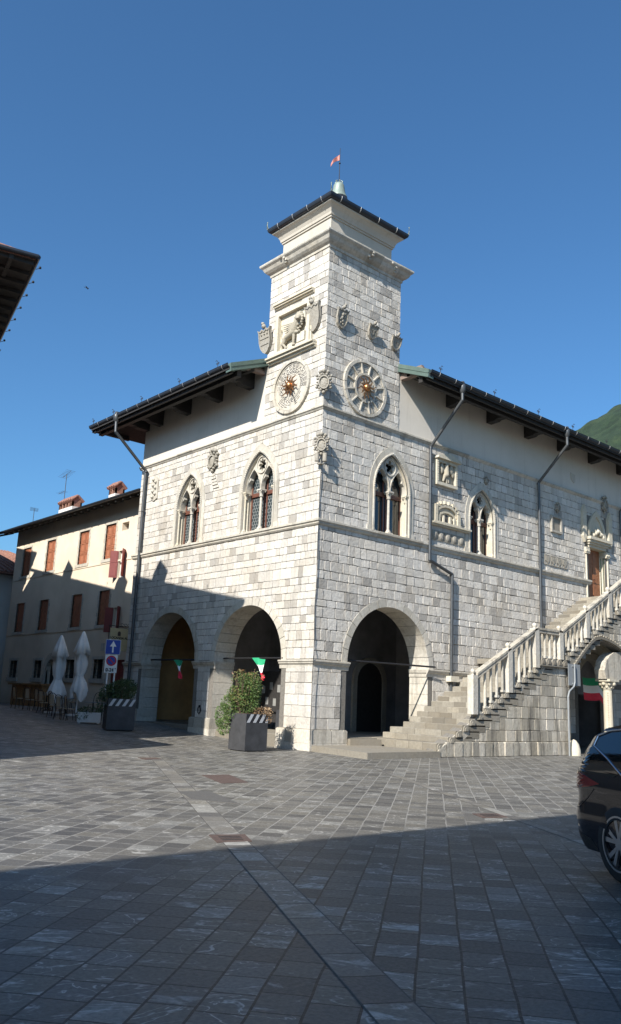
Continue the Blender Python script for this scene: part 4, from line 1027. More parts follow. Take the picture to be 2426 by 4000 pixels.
# eagle niche on the right wall
mb = MB(); frame_rect(mb, FR, 6.22, 7.55, 10.52, 11.62, .13, 0, .17)
mb.box(6.3, 7.5, 10.6, 11.6, 0, .02, 0, .1, fr=FR)
mb.ext(FR, [(6.15, 11.62), (7.66, 11.62), (7.6, 11.72), (6.9, 11.92), (6.2, 11.72)], 0, .30)
for k in range(9):
    mb.ball((6.285, 10.7 + .1 * k, .175), .025, 6, fr=FR); mb.ball((7.485, 10.7 + .1 * k, .175), .025, 6, fr=FR)
eg = mb.build('relief_frame', 'cream', hall); eg['label'] = 'roped frame under a small canopy holding an eagle'
parts = cap_((6.86, 11.40, .12), (6.84, 11.02, .14), .10, .13, 6) + [(6.90, 11.50, .14, .075, (1, 1, 1)), (6.99, 11.49, .17, .04, (1.4, .7, 1))]
parts += [(6.62, 11.28, .09, .12, (.9, 2.0, .5)), (6.58, 11.12, .09, .07, (.9, 1.6, .5)), (7.20, 11.30, .10, .14, (1.1, 1.6, .4)), (7.30, 11.12, .10, .10, (1.0, 1.6, .4))]
parts += cap_((6.76, 10.98, .13), (6.66, 10.74, .13), .08, .05) + cap_((6.94, 10.98, .13), (6.98, 10.72, .13), .07, .045) + cap_((6.85, 10.95, .12), (6.86, 10.68, .12), .06, .05)
blob('eagle', parts, FR, .018, eg, 'cream')
# crenellated relief
mb = MB(); z0 = 8.98
mb.box(6.14, 6.32, z0, 9.68, 0, .16, 0, .8, fr=FR); mb.box(7.58, 7.76, z0, 9.45, 0, .16, 0, .8, fr=FR)
mb.ext(FR, [(6.32, z0), (7.58, z0), (7.58, 9.42)] + [(6.95 + .63 * math.cos(math.radians(t)), 9.42 + .40 * math.sin(math.radians(t))) for t in range(20, 161, 20)] + [(6.32, 9.42)], 0, .05)
oc = [(6.95 + .70 * math.cos(math.radians(t)), 9.30 + .46 * math.sin(math.radians(t))) for t in range(0, 181, 15)]; ic = [(6.95 + .60 * math.cos(math.radians(t)), 9.28 + .36 * math.sin(math.radians(t))) for t in range(0, 181, 15)]
band(mb, FR, ic, oc, 0, .13)
oc = [(6.95 + .55 * math.cos(math.radians(t)), 9.18 + .30 * math.sin(math.radians(t))) for t in range(0, 181, 15)]; ic = [(6.95 + .47 * math.cos(math.radians(t)), 9.16 + .24 * math.sin(math.radians(t))) for t in range(0, 181, 15)]
band(mb, FR, ic, oc, 0, .11)
for k in range(8):
    t = math.radians(160 - 20 * k); mb.box(6.90 + .74 * math.cos(t), 7.0 + .74 * math.cos(t), 9.34 + .44 * math.sin(t), 9.47 + .44 * math.sin(t), 0, .15, 0, .9, fr=FR)
for a in (6.46, 6.74, 7.16, 7.42): mb.box(a - .05, a + .05, z0, z0 + .30, .03, .12, 0, .9, fr=FR)
mb.box(5.95, 8.42, 8.86, 8.93, 0, .22, 0, .7, fr=FR); mb.box(6.0, 8.36, 8.80, 8.86, 0, .15, 0, .7, fr=FR); mb.box(6.1, 7.8, 8.93, 8.99, 0, .17, 0, .7, fr=FR)
cs = mb.build('castle_relief', 'cream', hall); cs['label'] = 'relief of a crenellated gate standing on a long ledge'
mb = MB()
for a, hh, ww in ((6.60, .16, .07), (6.95, .26, .11), (7.30, .15, .07)): mb.ext(FR, [(a - ww, z0 + .01), (a + ww, z0 + .01)] + arc(a, z0 + hh, ww, 0, 180, 8), .04, .056)
mb.build('gate_opening', 'ink', cs)
mb = MB()
for k, u in enumerate((6.25, 6.66, 7.08, 7.50, 7.95)):
    mb.box(u - .19, u + .19, 8.20, 8.60, 0, .05, 0, rnd(), fr=FR); mb.ball((u, 8.40, .045), .15, 10, sc=(1, 1.2, .35), fr=FR)
    stroke(mb, FR, (u - .06, 8.32), (u + .07, 8.5), .085, .035)
    if k in (1, 3): stroke(mb, FR, (u - .08, 8.5), (u + .05, 8.3), .085, .03)
mb.build('roundel_row', 'shieldstone', hall)['label'] = 'row of five small roundels below the crenellated relief'
mb = MB()
for k in range(4):
    u = 14.26 + .48 * k; frame_rect(mb, FR, u - .23, u + .23, 8.28, 8.76, .04, 0, .06)
    mb.ext(FR, [(u - .15, 8.70), (u - .15, 8.48), (u, 8.33), (u + .15, 8.48), (u + .15, 8.70)], 0, .07)
    if k == 1: stroke(mb, FR, (u - .1, 8.55), (u + .1, 8.55), .07, .03); stroke(mb, FR, (u, 8.42), (u, 8.66), .07, .03)
    if k == 2: stroke(mb, FR, (u - .1, 8.45), (u + .1, 8.66), .07, .03); stroke(mb, FR, (u + .1, 8.45), (u - .1, 8.66), .07, .03)
    if k == 0: stroke(mb, FR, (u - .06, 8.4), (u - .06, 8.68), .07, .03); stroke(mb, FR, (u + .06, 8.4), (u + .06, 8.68), .07, .03)
mb.build('shield_row', 'shieldstone', hall)['label'] = 'row of four framed shields left of the portal'
mb = MB(); frame_rect(mb, FR, 14.58, 15.48, 9.90, 10.72, .10, 0, .12); mb.box(14.66, 15.40, 9.98, 10.64, 0, .04, 0, .1, fr=FR); mb.build('tablet', 'shieldstone', hall)
mb = MB(); mb.ext(FR, [(16.47, 13.20), (16.85, 13.14), (16.87, 12.78), (16.74, 12.70), (16.52, 12.86)], .0, .04); mb.build('faint_shield', 'towerplaster', hall)

# ------------------------------------------------------------------ staircase
st = thing('stone_staircase', 'long balustraded outdoor stone staircase rising along the right facade to the portal', 'staircase')
YS = -3.18
sx = [2.70, 3.30, 3.68, 4.06, 4.42, 4.83, 5.24, 5.64, 6.03, 6.38, 6.76, 7.14, 7.53, 7.90, 8.28, 8.66]
steps = [(x, .45 + .1985 * k) for k, x in enumerate(sx)]
sk = .155
def step_mesh(x, z, xe, zb, y1=-.035):
    mb = MB(); a = x + sk * (y1 - YS)
    n = 5
    for i in range(n):
        ya = YS - .04 + (y1 - YS + .04) * i / n + .004; yb = YS - .04 + (y1 - YS + .04) * (i + 1) / n - .004
        xa, xb = x + sk * (ya - YS), x + sk * (yb - YS); d = ru(-.008, .008); dz = ru(-.004, .004)
        mb.hexa([(xa + d, ya, zb), (xe, ya, zb), (xe, yb, zb), (xb + d, yb, zb), (xa + d + .008, ya, z + dz - .015), (xe, ya, z + dz - .015), (xe, yb, z + dz - .015), (xb + d + .008, yb, z + dz - .015)], 0, rnd())
        mb.hexa([(xa + d + .012, ya, z + dz - .015), (xe, ya, z + dz - .015), (xe, yb, z + dz - .015), (xb + d + .012, yb, z + dz - .015), (xa + d + .03, ya, z + dz), (xe, ya, z + dz), (xe, yb, z + dz), (xb + d + .03, yb, z + dz)], 0, rnd())
    # carved scroll on the outer end
    c = (x + .16, z - .12)
    P = [(c[0] - .14, z - .205), (c[0] + .14, z - .205)] + arc(c[0], z - .14, .135, 0, 180, 8)
    mb.ext(lambda u, v, w: (u, YS - w, v), P, .02, .075, 0, .7)
    mb.ext(lambda u, v, w: (u, YS - w, v), [(c[0] + (q[0] - c[0]) * .6, z - .19 + (q[1] - z + .205) * .6) for q in P], .075, .095, 0, .95)
    mb.build('step', 'stair', st)
for k, (x, z) in enumerate(steps): step_mesh(x, z, (steps[k + 1][0] + .9) if k < 15 else 9.9, max(.2, z - .24) if k else .18, -.035 if k > 2 else .32)
LZ = 3.63
s2 = [(10.42 + .378 * j, LZ + .2 * (j + 1)) for j in range(17)]
for k, (x, z) in enumerate(s2): step_mesh(x, z, x + (1.2 if k < 16 else 6), z - .24)
mb = MB()
for i in range(4): mb.box(8.98 + .48 * i + .004, 8.98 + .48 * (i + 1) - .004, YS - .04, -.035, LZ - .2, LZ, 0, rnd())
for i in range(5):
    u = 8.84 + .375 * i; mb.ext(lambda q, v, w: (q, YS - w, v), [(u - .165, LZ - .27), (u + .165, LZ - .27)] + arc(u, LZ - .16, .155, 0, 180, 8), .02, .13, 0, .5)
    mb.ext(lambda q, v, w: (q, YS - w, v), [(u - .09, LZ - .23), (u + .09, LZ - .23)] + arc(u, LZ - .16, .085, 0, 180, 8), .13, .155, 0, .2)
mb.box(8.6, 10.55, YS - .15, YS, LZ - .31, LZ - .27, 0, .3)
mb.build('landing', 'stair', st)
# flank wall with stained blocks
def stz(x):
    if x < 9.0: return .45 + (x - 2.70) * .5125 - .22
    if x < 10.45: return LZ - .31
    return LZ + (x - 10.42) * .529 - .12
mb = MB(); FS = lambda u, v, w: (u, YS - w, v)
def under_stair(p):
    m_ = sum(q[0] for q in p) / len(p)
    if m_ < 8.9: a, b_ = (2.70, .23), (8.9, .23 + 6.2 * .5125)
    elif m_ < 10.5: return clip_half(p, (8, LZ - .31), (0, -1))
    else: a, b_ = (10.42, LZ - .12), (20, LZ - .12 + 9.58 * .529)
    ex, ez = b_[0] - a[0], b_[1] - a[1]; q = clip_half(p, a, (ez, -ex)); return q if len(q) > 2 and parea(q) > .003 else None
ARC = [(10.74, 0), (10.74, 3.15), (11.2, 3.50), (11.6, 3.83), (11.94, 4.08), (12.35, 4.37), (12.71, 4.56), (13.16, 4.64), (13.75, 4.58), (14.3, 4.46), (14.9, 4.27)]
topl = [(x, stz(x)) for x in (8.9, 8.99)]
outer = [(2.72, 0), (10.74, 0)] + ARC[1:] + [(15.6, 4.0), (15.6, stz(15.6)), (10.46, stz(10.46)), (10.44, LZ - .31), (8.99, LZ - .31), (8.9, stz(8.9)), (2.72, .24)]
mb.ext(FS, outer, -.42, -.0, 1, back=True)
arcH = [(10.76, -1), (16.5, -1), (16.5, 3.3), (15.6, 4.0), (14.9, 4.29), (14.3, 4.48), (13.75, 4.60), (13.16, 4.66), (12.71, 4.58), (12.35, 4.39), (11.94, 4.10), (11.2, 3.52), (10.76, 3.17)]
blocks(mb, FS, 2.74, 10.76, .0, .50, .49, .5, .34, .55, [], .09, 1.0, under_stair, dark=.3)
blocks(mb, FS, 2.74, 10.74, .50, 3.35, .38, .44, .30, .62, [], .03, 1.0, under_stair, dark=.3)
blocks(mb, FS, 10.5, 16.0, 3.1, 6.4, .3, .36, .3, .5, [arcH], .03, 1.0, under_stair, dark=.3)
mb.build('flank_wall', ['sideblock', 'mortar'], st)
# hood moulding over the rampant arch
mb = MB(); hm = [(10.76, 3.15), (11.2, 3.53), (11.6, 3.86), (11.94, 4.12), (12.35, 4.42), (12.71, 4.62), (13.16, 4.70), (13.75, 4.64), (14.3, 4.52), (14.9, 4.33), (15.3, 4.0)]
band(mb, FS, [(x, z - .03) for x, z in hm], [(x - .03, z + .07) for x, z in hm], -.05, .11, 0, .1)
for (x0, z0_), (x1, z1_) in zip(hm[:-1], hm[1:]):
    for t in (0, .33, .66): mb.ball(FS(x0 + (x1 - x0) * t, z0_ + (z1_ - z0_) * t + .11, .085), .042, 6, 0, rnd())
mb.build('arch_hood', 'stair', st)
# column with carved capital under the rampant arch, pier above it
mb = MB(); c = (14.12, YS + .26)
mb.box(13.88, 14.36, YS + .02, YS + .5, .0, .35, 0, .7); mb.lathe((c[0], c[1], .35), [(.25, 0), (.25, .08), (.20, .14), (.19, .2), (.185, 2.25)], 20)
for k in range(20):
    z = .6 + k * .1; mb.ball((c[0] - .17, c[1] - .10, z), .028, 6); 
mb.lathe((c[0], c[1], 2.6), [(.19, 0), (.22, .05), (.24, .12), (.33, .32), (.36, .36)], 20)
for k in range(8):
    t = 2 * PI * k / 8; mb.ball((c[0] + .30 * math.cos(t), c[1] + .30 * math.sin(t), 2.86), .085, 8); mb.ball((c[0] + .24 * math.cos(t + .4), c[1] + .24 * math.sin(t + .4), 2.72), .05, 6)
mb.box(c[0] - .38, c[0] + .38, c[1] - .34, c[1] + .34, 2.96, 3.06, 0, .8)
mb.build('column', 'cream', st)
mb = MB(); mb.ext(FS, [(13.66, 3.06), (13.55, 3.42), (13.72, 3.80), (13.98, 4.02), (14.35, 4.20), (14.9, 4.25), (16.2, 4.28), (16.2, 3.06)], -.52, -.03, 0, .7, back=True); mb.build('pier', 'sideblock', st); mb = MB(); mb.box(15.62, 21, YS + .0, YS + .42, 3.9, 6.2, 0, .7)
mb.build('upper_wall', 'cream', st); mb = MB()
for k in range(6): mb.box(10.74, 11.2 + ru(-.02, .03), YS + .42, -.4, .45 * k, .45 * k + .435, 0, rnd())
mb.build('inner_jamb', 'stair', st)
# sloping barrel soffit between the front hood and the arch in the main wall
mb = MB(); fa_ = [(10.76, 3.17), (11.2, 3.50), (11.6, 3.83), (11.94, 4.08), (12.35, 4.37), (12.71, 4.56), (13.16, 4.64), (13.75, 4.58), (14.3, 4.46), (14.9, 4.27), (15.6, 4.0)]
ba_ = arc(18.0, 2.78, 1.72, 180, 0, 10); rows = []
for k in range(9):
    t = k / 8; rows.append([(a[0] + (b_[0] - a[0]) * t, YS + .42 + (-.02 - YS - .42) * t, a[1] + (b_[1] - a[1]) * t + .12 * math.sin(t * PI)) for a, b_ in zip(fa_, ba_)])
n_ = len(fa_)
for k in range(8):
    for i in range(n_ - 1): mb.add([rows[k][i], rows[k][i + 1], rows[k + 1][i + 1], rows[k + 1][i]], [(0, 1, 2, 3)], 0, ru(.2, .9))
mb.build('arch_soffit', 'cream', st)
# corner guard stone
mb = MB(); mb.lathe((10.78, YS - .12, 0), [(.27, 0), (.26, .2), (.20, .42), (.10, .56), (.02, .60)], 14, 0, 1.0); mb.build('guard_stone', 'cream', st)
# handrails, balusters, newels
mb = MB()
def rail(mb, x0, z0_, x1, z1_):
    for (o0, o1, a, b_) in ((-.13, .13, -.02, .06), (-.10, .10, -.10, -.02), (-.12, .12, -.14, -.10)):
        mb.hexa([(x0, YS + o0, z0_ + a), (x1, YS + o0, z1_ + a), (x1, YS + o1, z1_ + a), (x0, YS + o1, z0_ + a), (x0, YS + o0, z0_ + b_), (x1, YS + o0, z1_ + b_), (x1, YS + o1, z1_ + b_), (x0, YS + o1, z0_ + b_)], 0, .5)
rail(mb, 4.78, 2.78, 8.52, 4.70); rail(mb, 8.52, 4.70, 10.20, 4.70); rail(mb, 10.20, 4.70, 16.9, 8.28); rail(mb, 16.9, 8.28, 22, 8.28)
mb.build('handrail', 'sideblock', st)
def railz(x): return 2.78 + (x - 4.78) * .5134 if x < 8.52 else (4.70 if x < 10.2 else (4.70 + (x - 10.2) * .5343 if x < 16.9 else 8.28))
def treadz(x):
    if x < 8.9: return max(z for a, z in steps + [(0, .2)] if a <= x + .02)
    if x < 10.42: return LZ
    return max([z for a, z in s2 if a <= x + .02] + [LZ])
def newel(x, ball=True, w=.13, z0=None):
    mb = MB(); zb = treadz(x - .05) if z0 is None else z0; zt = railz(x) + (.04 if ball else -.1)
    mb.box(x - w, x + w, YS - w, YS + w, zb, zt, 0, .8)
    mb.lathe((x, YS, zt), [(.07, 0), (.05, .03), (.055, .05), (.088, .10), (.09, .15), (.06, .20), (.0, .23)], 12, 0, .8)
    mb.build('newel_post', 'trim', st)
newel(4.66, w=.13, z0=1.42)
for x in (6.72, 8.46, 10.12, 12.1, 13.95, 16.1): newel(x)
def baluster(x):
    zb, zt = treadz(x), railz(x) - .13; h = zt - zb; mb = MB()
    mb.box(x - .07, x + .07, YS - .07, YS + .07, zb, zb + .08, 0, .7)
    mb.lathe((x, YS, zb + .08), [(.052, 0), (.056, h * .3), (.046, h - .24), (.042, h - .20), (.058, h - .18), (.066, h - .08)], 12, 0, ru(.2, .9))
    mb.build('baluster', 'trim', st)
for a, b_, n in ((4.66, 6.72, 5), (6.72, 8.46, 4), (8.46, 10.12, 4), (10.12, 12.1, 5), (12.1, 13.95, 5), (13.95, 16.1, 5)):
    for i in range(1, n + 1): baluster(a + (b_ - a) * i / (n + 1))
# bottom slabs
mb = MB()
mb.hexa([(-.03, -.12, -.05), (-.78, -3.50, -.05), (2.80, -3.32, -.05), (2.8, .3, -.05), (-.02, -.12, .19), (-.76, -3.47, .19), (2.80, -3.30, .20), (2.8, .3, .20)], 0, .4)
mb.build('bottom_slab', 'stair', st)
mb = MB(); mb.hexa([(1.66, -.22, .18), (2.9, -.55, .18), (2.95, .3, .18), (1.66, .3, .18), (1.68, -.20, .41), (2.9, -.53, .41), (2.95, .3, .41), (1.68, .3, .41)], 0, .2)
mb.box(1.62, 5.94, -.03, .36, .18, .43, 0, .3); mb.build('threshold_slab', 'stair', st)
mb = MB(); mb.box(7.0, 7.5, -.3, -.04, treadz(7.2) - .02, treadz(7.2) + .20, 0, .9); mb.build('pipe_block', 'cream', st)
# sign seen from behind on a bent pole
sg = thing('back_of_sign', 'grey metal sign panel seen from behind on a bent pole before the stair wall', 'sign', (10.3, -3.35, 0))
mb = MB(); mb.tube([(0, -.06, 0), (0, -.06, 2.20), (.10, -.06, 2.42), (.44, -.06, 2.62), (.52, -.06, 2.80), (.52, -.06, 3.50)], .034, 10); mb.build('pole', 'signback', sg)
mb = MB(); mb.box(.17, 1.02, .0, .02, 2.66, 3.50); mb.box(.42, .62, -.03, .0, 2.72, 2.76); mb.box(.42, .62, -.03, 0, 3.40, 3.44); mb.build('panel', 'signback', sg)
# flags
def flag(name, pts3, label, sub=4):
    # pts3: grid rows (top to bottom) of 3D points; three colour bands from top to bottom
    o = MB(); R_, C_ = len(pts3), len(pts3[0]); th = .006
    vs = [p for r in pts3 for p in r]; off = [(p[0] + th, p[1] + th, p[2]) for p in vs]
    fs, ms = [], []
    for i in range(R_ - 1):
        for j in range(C_ - 1):
            a = i * C_ + j; f = (a, a + 1, a + C_ + 1, a + C_)
            o.add(vs, [f], min(2, int(3 * i / (R_ - 1))), .5, True)
    return tag(o.build(name, ['flag_g', 'flag_w', 'flag_r']), label, 'flag')
def hang(yl, yr, x, zt, zb, seed, tip, wl=1.0):
    rnd_ = random.Random(seed); rows = []
    for i in range(13):
        t = i / 12; row = []
        for j in range(9):
            s = j / 8; y = (yl + (yr - yl) * s) * (1 - t) + (tip[0] + tip[1] * (s - .5)) * t
            row.append((x + .07 * math.sin(s * 9 + t * 2 + seed) * t - .10 * t, y, zt + (zb - zt) * t * (1 - .25 * abs(s - .55)) ))
        rows.append(row)
    return rows
flag('hanging_flag', hang(3.62, 2.78, .12, 3.14, 2.28, 1, (2.74, .16)), 'small green white and red flag twisted on the rod of the near left arch')
flag('hanging_flag', hang(9.2, 8.45, .2, 3.12, 2.32, 2, (8.38, .40)), 'shaded green white and red flag on the rod of the far left arch')
rows = []
for i in range(13):
    t = i / 12; row = []
    for j in range(13):
        s = j / 12; u = 14.35 + 2.25 * s; q = min(1, max(0, (s - .52) / .12)); q = q * q * (3 - 2 * q)
        row.append((u + .18 * t + .10 * q, -1.62 + .07 * math.sin(s * 8 + t), 3.16 - .96 * t - .32 * q - .25 * max(0, s - .6) - .03 * math.sin(s * 7)))
    rows.append(row)
flag('large_flag', rows, 'large green white and red flag spread across the dark arch under the stairs')
# ------------------------------------------------------------------ planters and shrubs
def planter(x, y, rz, label, hz=1.13, s=.46):
    o = thing('planter', label, 'planter', (x, y, gz(y)), rz, 'square striped planters in front of the arches')
    mb = MB(); mb.hexa([(-s, -s, .03), (s, -s, .03), (s, s, .03), (-s, s, .03), (-s, -s, hz), (s, -s, hz), (s, s, hz), (-s, s, hz)])
    mb.build('box', 'planter', o)
    mb = MB(); mb.box(-s + .05, s - .05, -s + .05, s - .05, 0, .03); mb.build('foot', 'black', o)
    mb = MB(); mb.box(-s + .03, s - .03, -s + .03, s - .03, hz, hz + .004); mb.build('soil', 'bark', o)
    for sd in (0, 1):
        f = (lambda u, v, w: (u, -s - w, v)) if sd == 0 else (lambda u, v, w: (-s - w, -u, v))
        mb = MB(); mb.box(-s + .01, s - .01, hz - .27, hz - .01, .0, .004, 0, fr=f)
        for k in range(4):
            u = -s + .06 + k * .25
            q = [(max(-s + .01, min(s - .01, a)), b_) for a, b_ in ((u - .04, hz - .27), (u + .08, hz - .27), (u + .24, hz - .01), (u + .12, hz - .01))]
            if sd == 1 and k == 3: continue
            mb.ext(f, q, .004, .007, 1)
        if not (sd == 1 and x > -3): mb.build('striped_band', ['stripe_b', 'stripe_w'], o)
    return o
PL1 = (-2.36, .36); planter(PL1[0], PL1[1], math.radians(0), 'sunlit charcoal planter with black and white stripes by the near left arch', 1.16, .44)
PL2 = (-3.05, 7.60); planter(PL2[0], PL2[1], math.radians(-20), 'shaded charcoal planter with striped rim in front of the road signs', 1.16, .52)
def leaves(mb, c, r, n, size, tfun, seed, elong=2.6, shell=.55):
    R0 = random.Random(seed)
    for i in range(n):
        while True:
            v = Vector((R0.uniform(-1, 1), R0.uniform(-1, 1), R0.uniform(-1, 1)))
            if .05 < v.length < 1: break
        v = v.normalized() * (v.length ** shell)
        p = Vector((c[0] + v.x * r[0], c[1] + v.y * r[1], c[2] + v.z * r[2]))
        d = (v.normalized() + Vector((R0.uniform(-1, 1), R0.uniform(-1, 1), R0.uniform(-.9, .7)))).normalized(); s = d.orthogonal().normalized()
        s.rotate(Matrix.Rotation(R0.uniform(0, 6.28), 3, d)); k = size * R0.uniform(.6, 1.3); w = k / elong
        nn = d.cross(s) * k * .12
        mb.add([p, p + d * k * .5 + s * w * .5 + nn, p + d * k, p + d * k * .5 - s * w * .5 + nn], [(0, 1, 2, 3)], 0, tfun(v, p, R0))
sh = thing('shrub', 'leafy green shrub with reddish tips growing in the sunlit planter', 'shrub', (PL1[0], PL1[1], 0))
mb = MB(); lf = lambda v, p, R0: max(0, min(1, R0.uniform(.15, .75) + max(0, (p.z - 2.25) * .9)))
for (c, r, n) in (((-.06, .0, 1.58), (.34, .36, .44), 1900), ((-.02, -.02, 1.92), (.33, .34, .34), 1600), ((-.14, .10, 2.22), (.26, .26, .20), 420), ((.06, .0, 2.28), (.22, .22, .16), 260), ((-.32, .34, 1.72), (.28, .3, .30), 620), ((-.40, .55, 1.42), (.26, .30, .32), 650), ((-.56, .66, 1.05), (.22, .28, .40), 800), ((-.54, .60, .75), (.18, .22, .28), 420), ((-.42, .42, 1.25), (.24, .28, .30), 420), ((.25, .15, 1.9), (.2, .2, .25), 160)):
    leaves(mb, c, r, n, .075, lf, n, 2.8)
for k in range(40):
    a = ru(0, 6.28); q = Vector((-.1 + .42 * math.cos(a), .12 + .42 * math.sin(a), ru(1.5, 2.45))); leaves(mb, q, (.10, .10, .12), 22, .08, lambda v, p, R0: min(1, R0.uniform(.4, .9) + max(0, (p.z - 2.25) * .9)), k + 50)
mb.build('foliage', 'leaf', sh)
mb = MB()
for k in range(26): a = ru(0, 6.28); b_ = ru(.25, .48); mb.tube([(-.05 + .2 * math.cos(a), .1 + .2 * math.sin(a), 1.0), (-.12 + .3 * math.cos(a), .15 + .3 * math.sin(a), 1.6), (-.12 + b_ * math.cos(a), .12 + b_ * math.sin(a), ru(1.9, 2.5))], .009, 4)
mb.build('stem', 'bark', sh)
sh = thing('dry_plant', 'low clump of dried brown leaves at the right corner of the sunlit planter', 'plant', (PL1[0], PL1[1], 0))
mb = MB(); leaves(mb, (.30, -.28, 1.24), (.34, .26, .13), 420, .085, lambda v, p, R0: R0.uniform(0, 1), 5, 2.4); leaves(mb, (.46, -.42, 1.05), (.10, .10, .16), 90, .08, lambda v, p, R0: R0.uniform(0, 1), 6)
mb.build('foliage', 'dryleaf', sh)
sh = thing('shrub', 'dark spreading shrub growing in the shaded planter beside the signs', 'shrub', (PL2[0], PL2[1], gz(PL2[1])))
mb = MB(); 
for (c, r, n) in (((0, 0, 1.46), (.55, .5, .36), 1800), ((-.38, .15, 1.35), (.36, .4, .30), 700), ((-.60, .2, 1.05), (.18, .3, .34), 300), ((.15, -.05, 1.64), (.42, .36, .26), 700)): leaves(mb, c, r, n, .09, lambda v, p, R0: R0.uniform(0, .9), n)
mb.build('foliage', 'leafd', sh)
mb = MB()
for k in range(10): a = ru(0, 6.28); mb.tube([(.2 * math.cos(a), .2 * math.sin(a), 1.0), (.4 * math.cos(a), .4 * math.sin(a), 1.5)], .012, 4)
mb.build('stem', 'bark', sh)
o = thing('window_box', 'low white slatted planter with dark herbs at the edge of the cafe tables', 'planter', (-3.15, 9.8, gz(9.8)), math.radians(-27))
mb = MB()
for k in range(6): mb.box(-.45, .45, -.2, .2, .06 + .065 * k, .115 + .065 * k)
mb.box(-.43, .43, -.18, .18, .05, .42); mb.box(-.42, -.32, -.15, .15, 0, .06); mb.box(.32, .42, -.15, .15, 0, .06); mb.build('box', 'white', o)
sh = thing('herb_plant', 'dark trailing herbs in the low white planter', 'plant', (-3.15, 9.8, gz(9.8)), math.radians(-27))
mb = MB(); leaves(mb, (0, 0, .50), (.45, .22, .14), 500, .08, lambda v, p, R0: R0.uniform(0, .8), 9); leaves(mb, (-.3, -.22, .35), (.2, .08, .18), 150, .07, lambda v, p, R0: R0.uniform(0, .8), 10); mb.build('foliage', 'leafd', sh)
# ------------------------------------------------------------------ road signs
sy = 9.3; o = thing('road_signs', 'two road sign panels with an arrow and a parking ban on twin white posts', 'sign', (-2.64, sy, gz(sy)), math.radians(-33))
fS = lambda u, v, w: (u, -w, v)
g0 = gz(sy)
mb = MB(); mb.cyl((-.14, .05, 0), (-.14, .05, 3.4), .035, n=8); mb.cyl((.14, .05, 0), (.14, .05, 3.4), .035, n=8); mb.build('post', 'white', o)
mb = MB(); mb.ext(fS, [(-.30, 2.78), (.30, 2.78), (.30, 3.38), (-.30, 3.38)], -.01, .0, 1); mb.ext(fS, [(-.28, 2.80), (.28, 2.80), (.28, 3.36), (-.28, 3.36)], .0, .004, 0)
p1 = mb.build('arrow_panel', ['blue', 'stripe_w'], o)
mb = MB(); mb.ext(fS, [(-.03, 2.86), (.03, 2.86), (.03, 3.10), (.13, 3.10), (0, 3.32), (-.13, 3.10), (-.03, 3.10)], .005, .008); mb.build('arrow', 'white', p1)
mb = MB(); mb.ext(fS, [(-.27, 2.05), (.22, 2.05), (.22, 2.76), (-.27, 2.76)], -.01, .0); p2 = mb.build('no_parking_panel', 'white', o)
cxx, czz = -.02, 2.53
mb = MB(); mb.ext(fS, ring(cxx, czz, .205)[:-1], .0, .004); mb.build('red_disc', 'red', p2)
mb = MB(); mb.ext(fS, ring(cxx, czz, .15)[:-1], .004, .007); mb.build('blue_disc', 'blue', p2)
mb = MB(); stroke(mb, lambda u, v, w: (u, -w, v), (cxx - .12, czz + .12), (cxx + .12, czz - .12), .006, .05); mb.build('red_bar', 'red', p2)
text_mesh('0-24', .165, 'lettering', 'black', p2, Matrix.Translation((-.06, -.003, 2.16)) @ Matrix.Rotation(PI / 2, 4, 'X'))
mb = MB(); frame_rect(mb, fS, -.22, .10, 2.09, 2.235, .008, 0, .004); mb.cyl(fS(.165, 2.14, .003), fS(.165, 2.24, .003), .006, n=4); stroke(mb, fS, (.165, 2.25), (.135, 2.21), .002, .012); stroke(mb, fS, (.165, 2.25), (.195, 2.21), .002, .012); mb.build('border', 'black', p2)
# hanging inn sign on the palace flank
o = thing('inn_sign', 'cream hanging sign of the inn on a curled iron bracket behind the blue road sign', 'sign', (.62, 14.55, 4.15), math.radians(0))
mb = MB(); fI = lambda u, v, w: (u, -w, v)
# bracket comes out of the yellow facade, board hangs across the street
mb.tube([(.45, 0, .62), (-.75, 0, .62)], .018, 6); mb.tube([(.45, 0, .50), (-.2, 0, .60)], .012, 6)
for k in range(3): mb.tube([(.3 - .18 * k + .07 * math.cos(t), 0, .70 + .06 * math.sin(t)) for t in [PI * 2 * i / 8 for i in range(8)]], .010, 5)
for s in (-.72, .34): mb.tube([(s, 0, .62), (s, 0, -.30)], .014, 5)
mb.tube([(.34, 0, -.3), (.44, 0, -.45), (.36, 0, -.6)], .012, 5)
mb.build('iron_bracket', 'iron', o)
mb = MB(); mb.box(-.66, .28, -.02, .02, -.55, .52); bd = mb.build('board', 'yellowsign', o)
mb = MB(); mb.ext(fI, [(-.27, .16), (-.11, .16)] + arc(-.19, .30, .08, 0, 180, 8), .02, .026); mb.build('arched_emblem', 'rust', bd)
text_mesh('LOCANDA AL', .15, 'lettering', 'black', bd, Matrix.Translation((-.19, -.023, .06)) @ Matrix.Rotation(PI / 2, 4, 'X'))
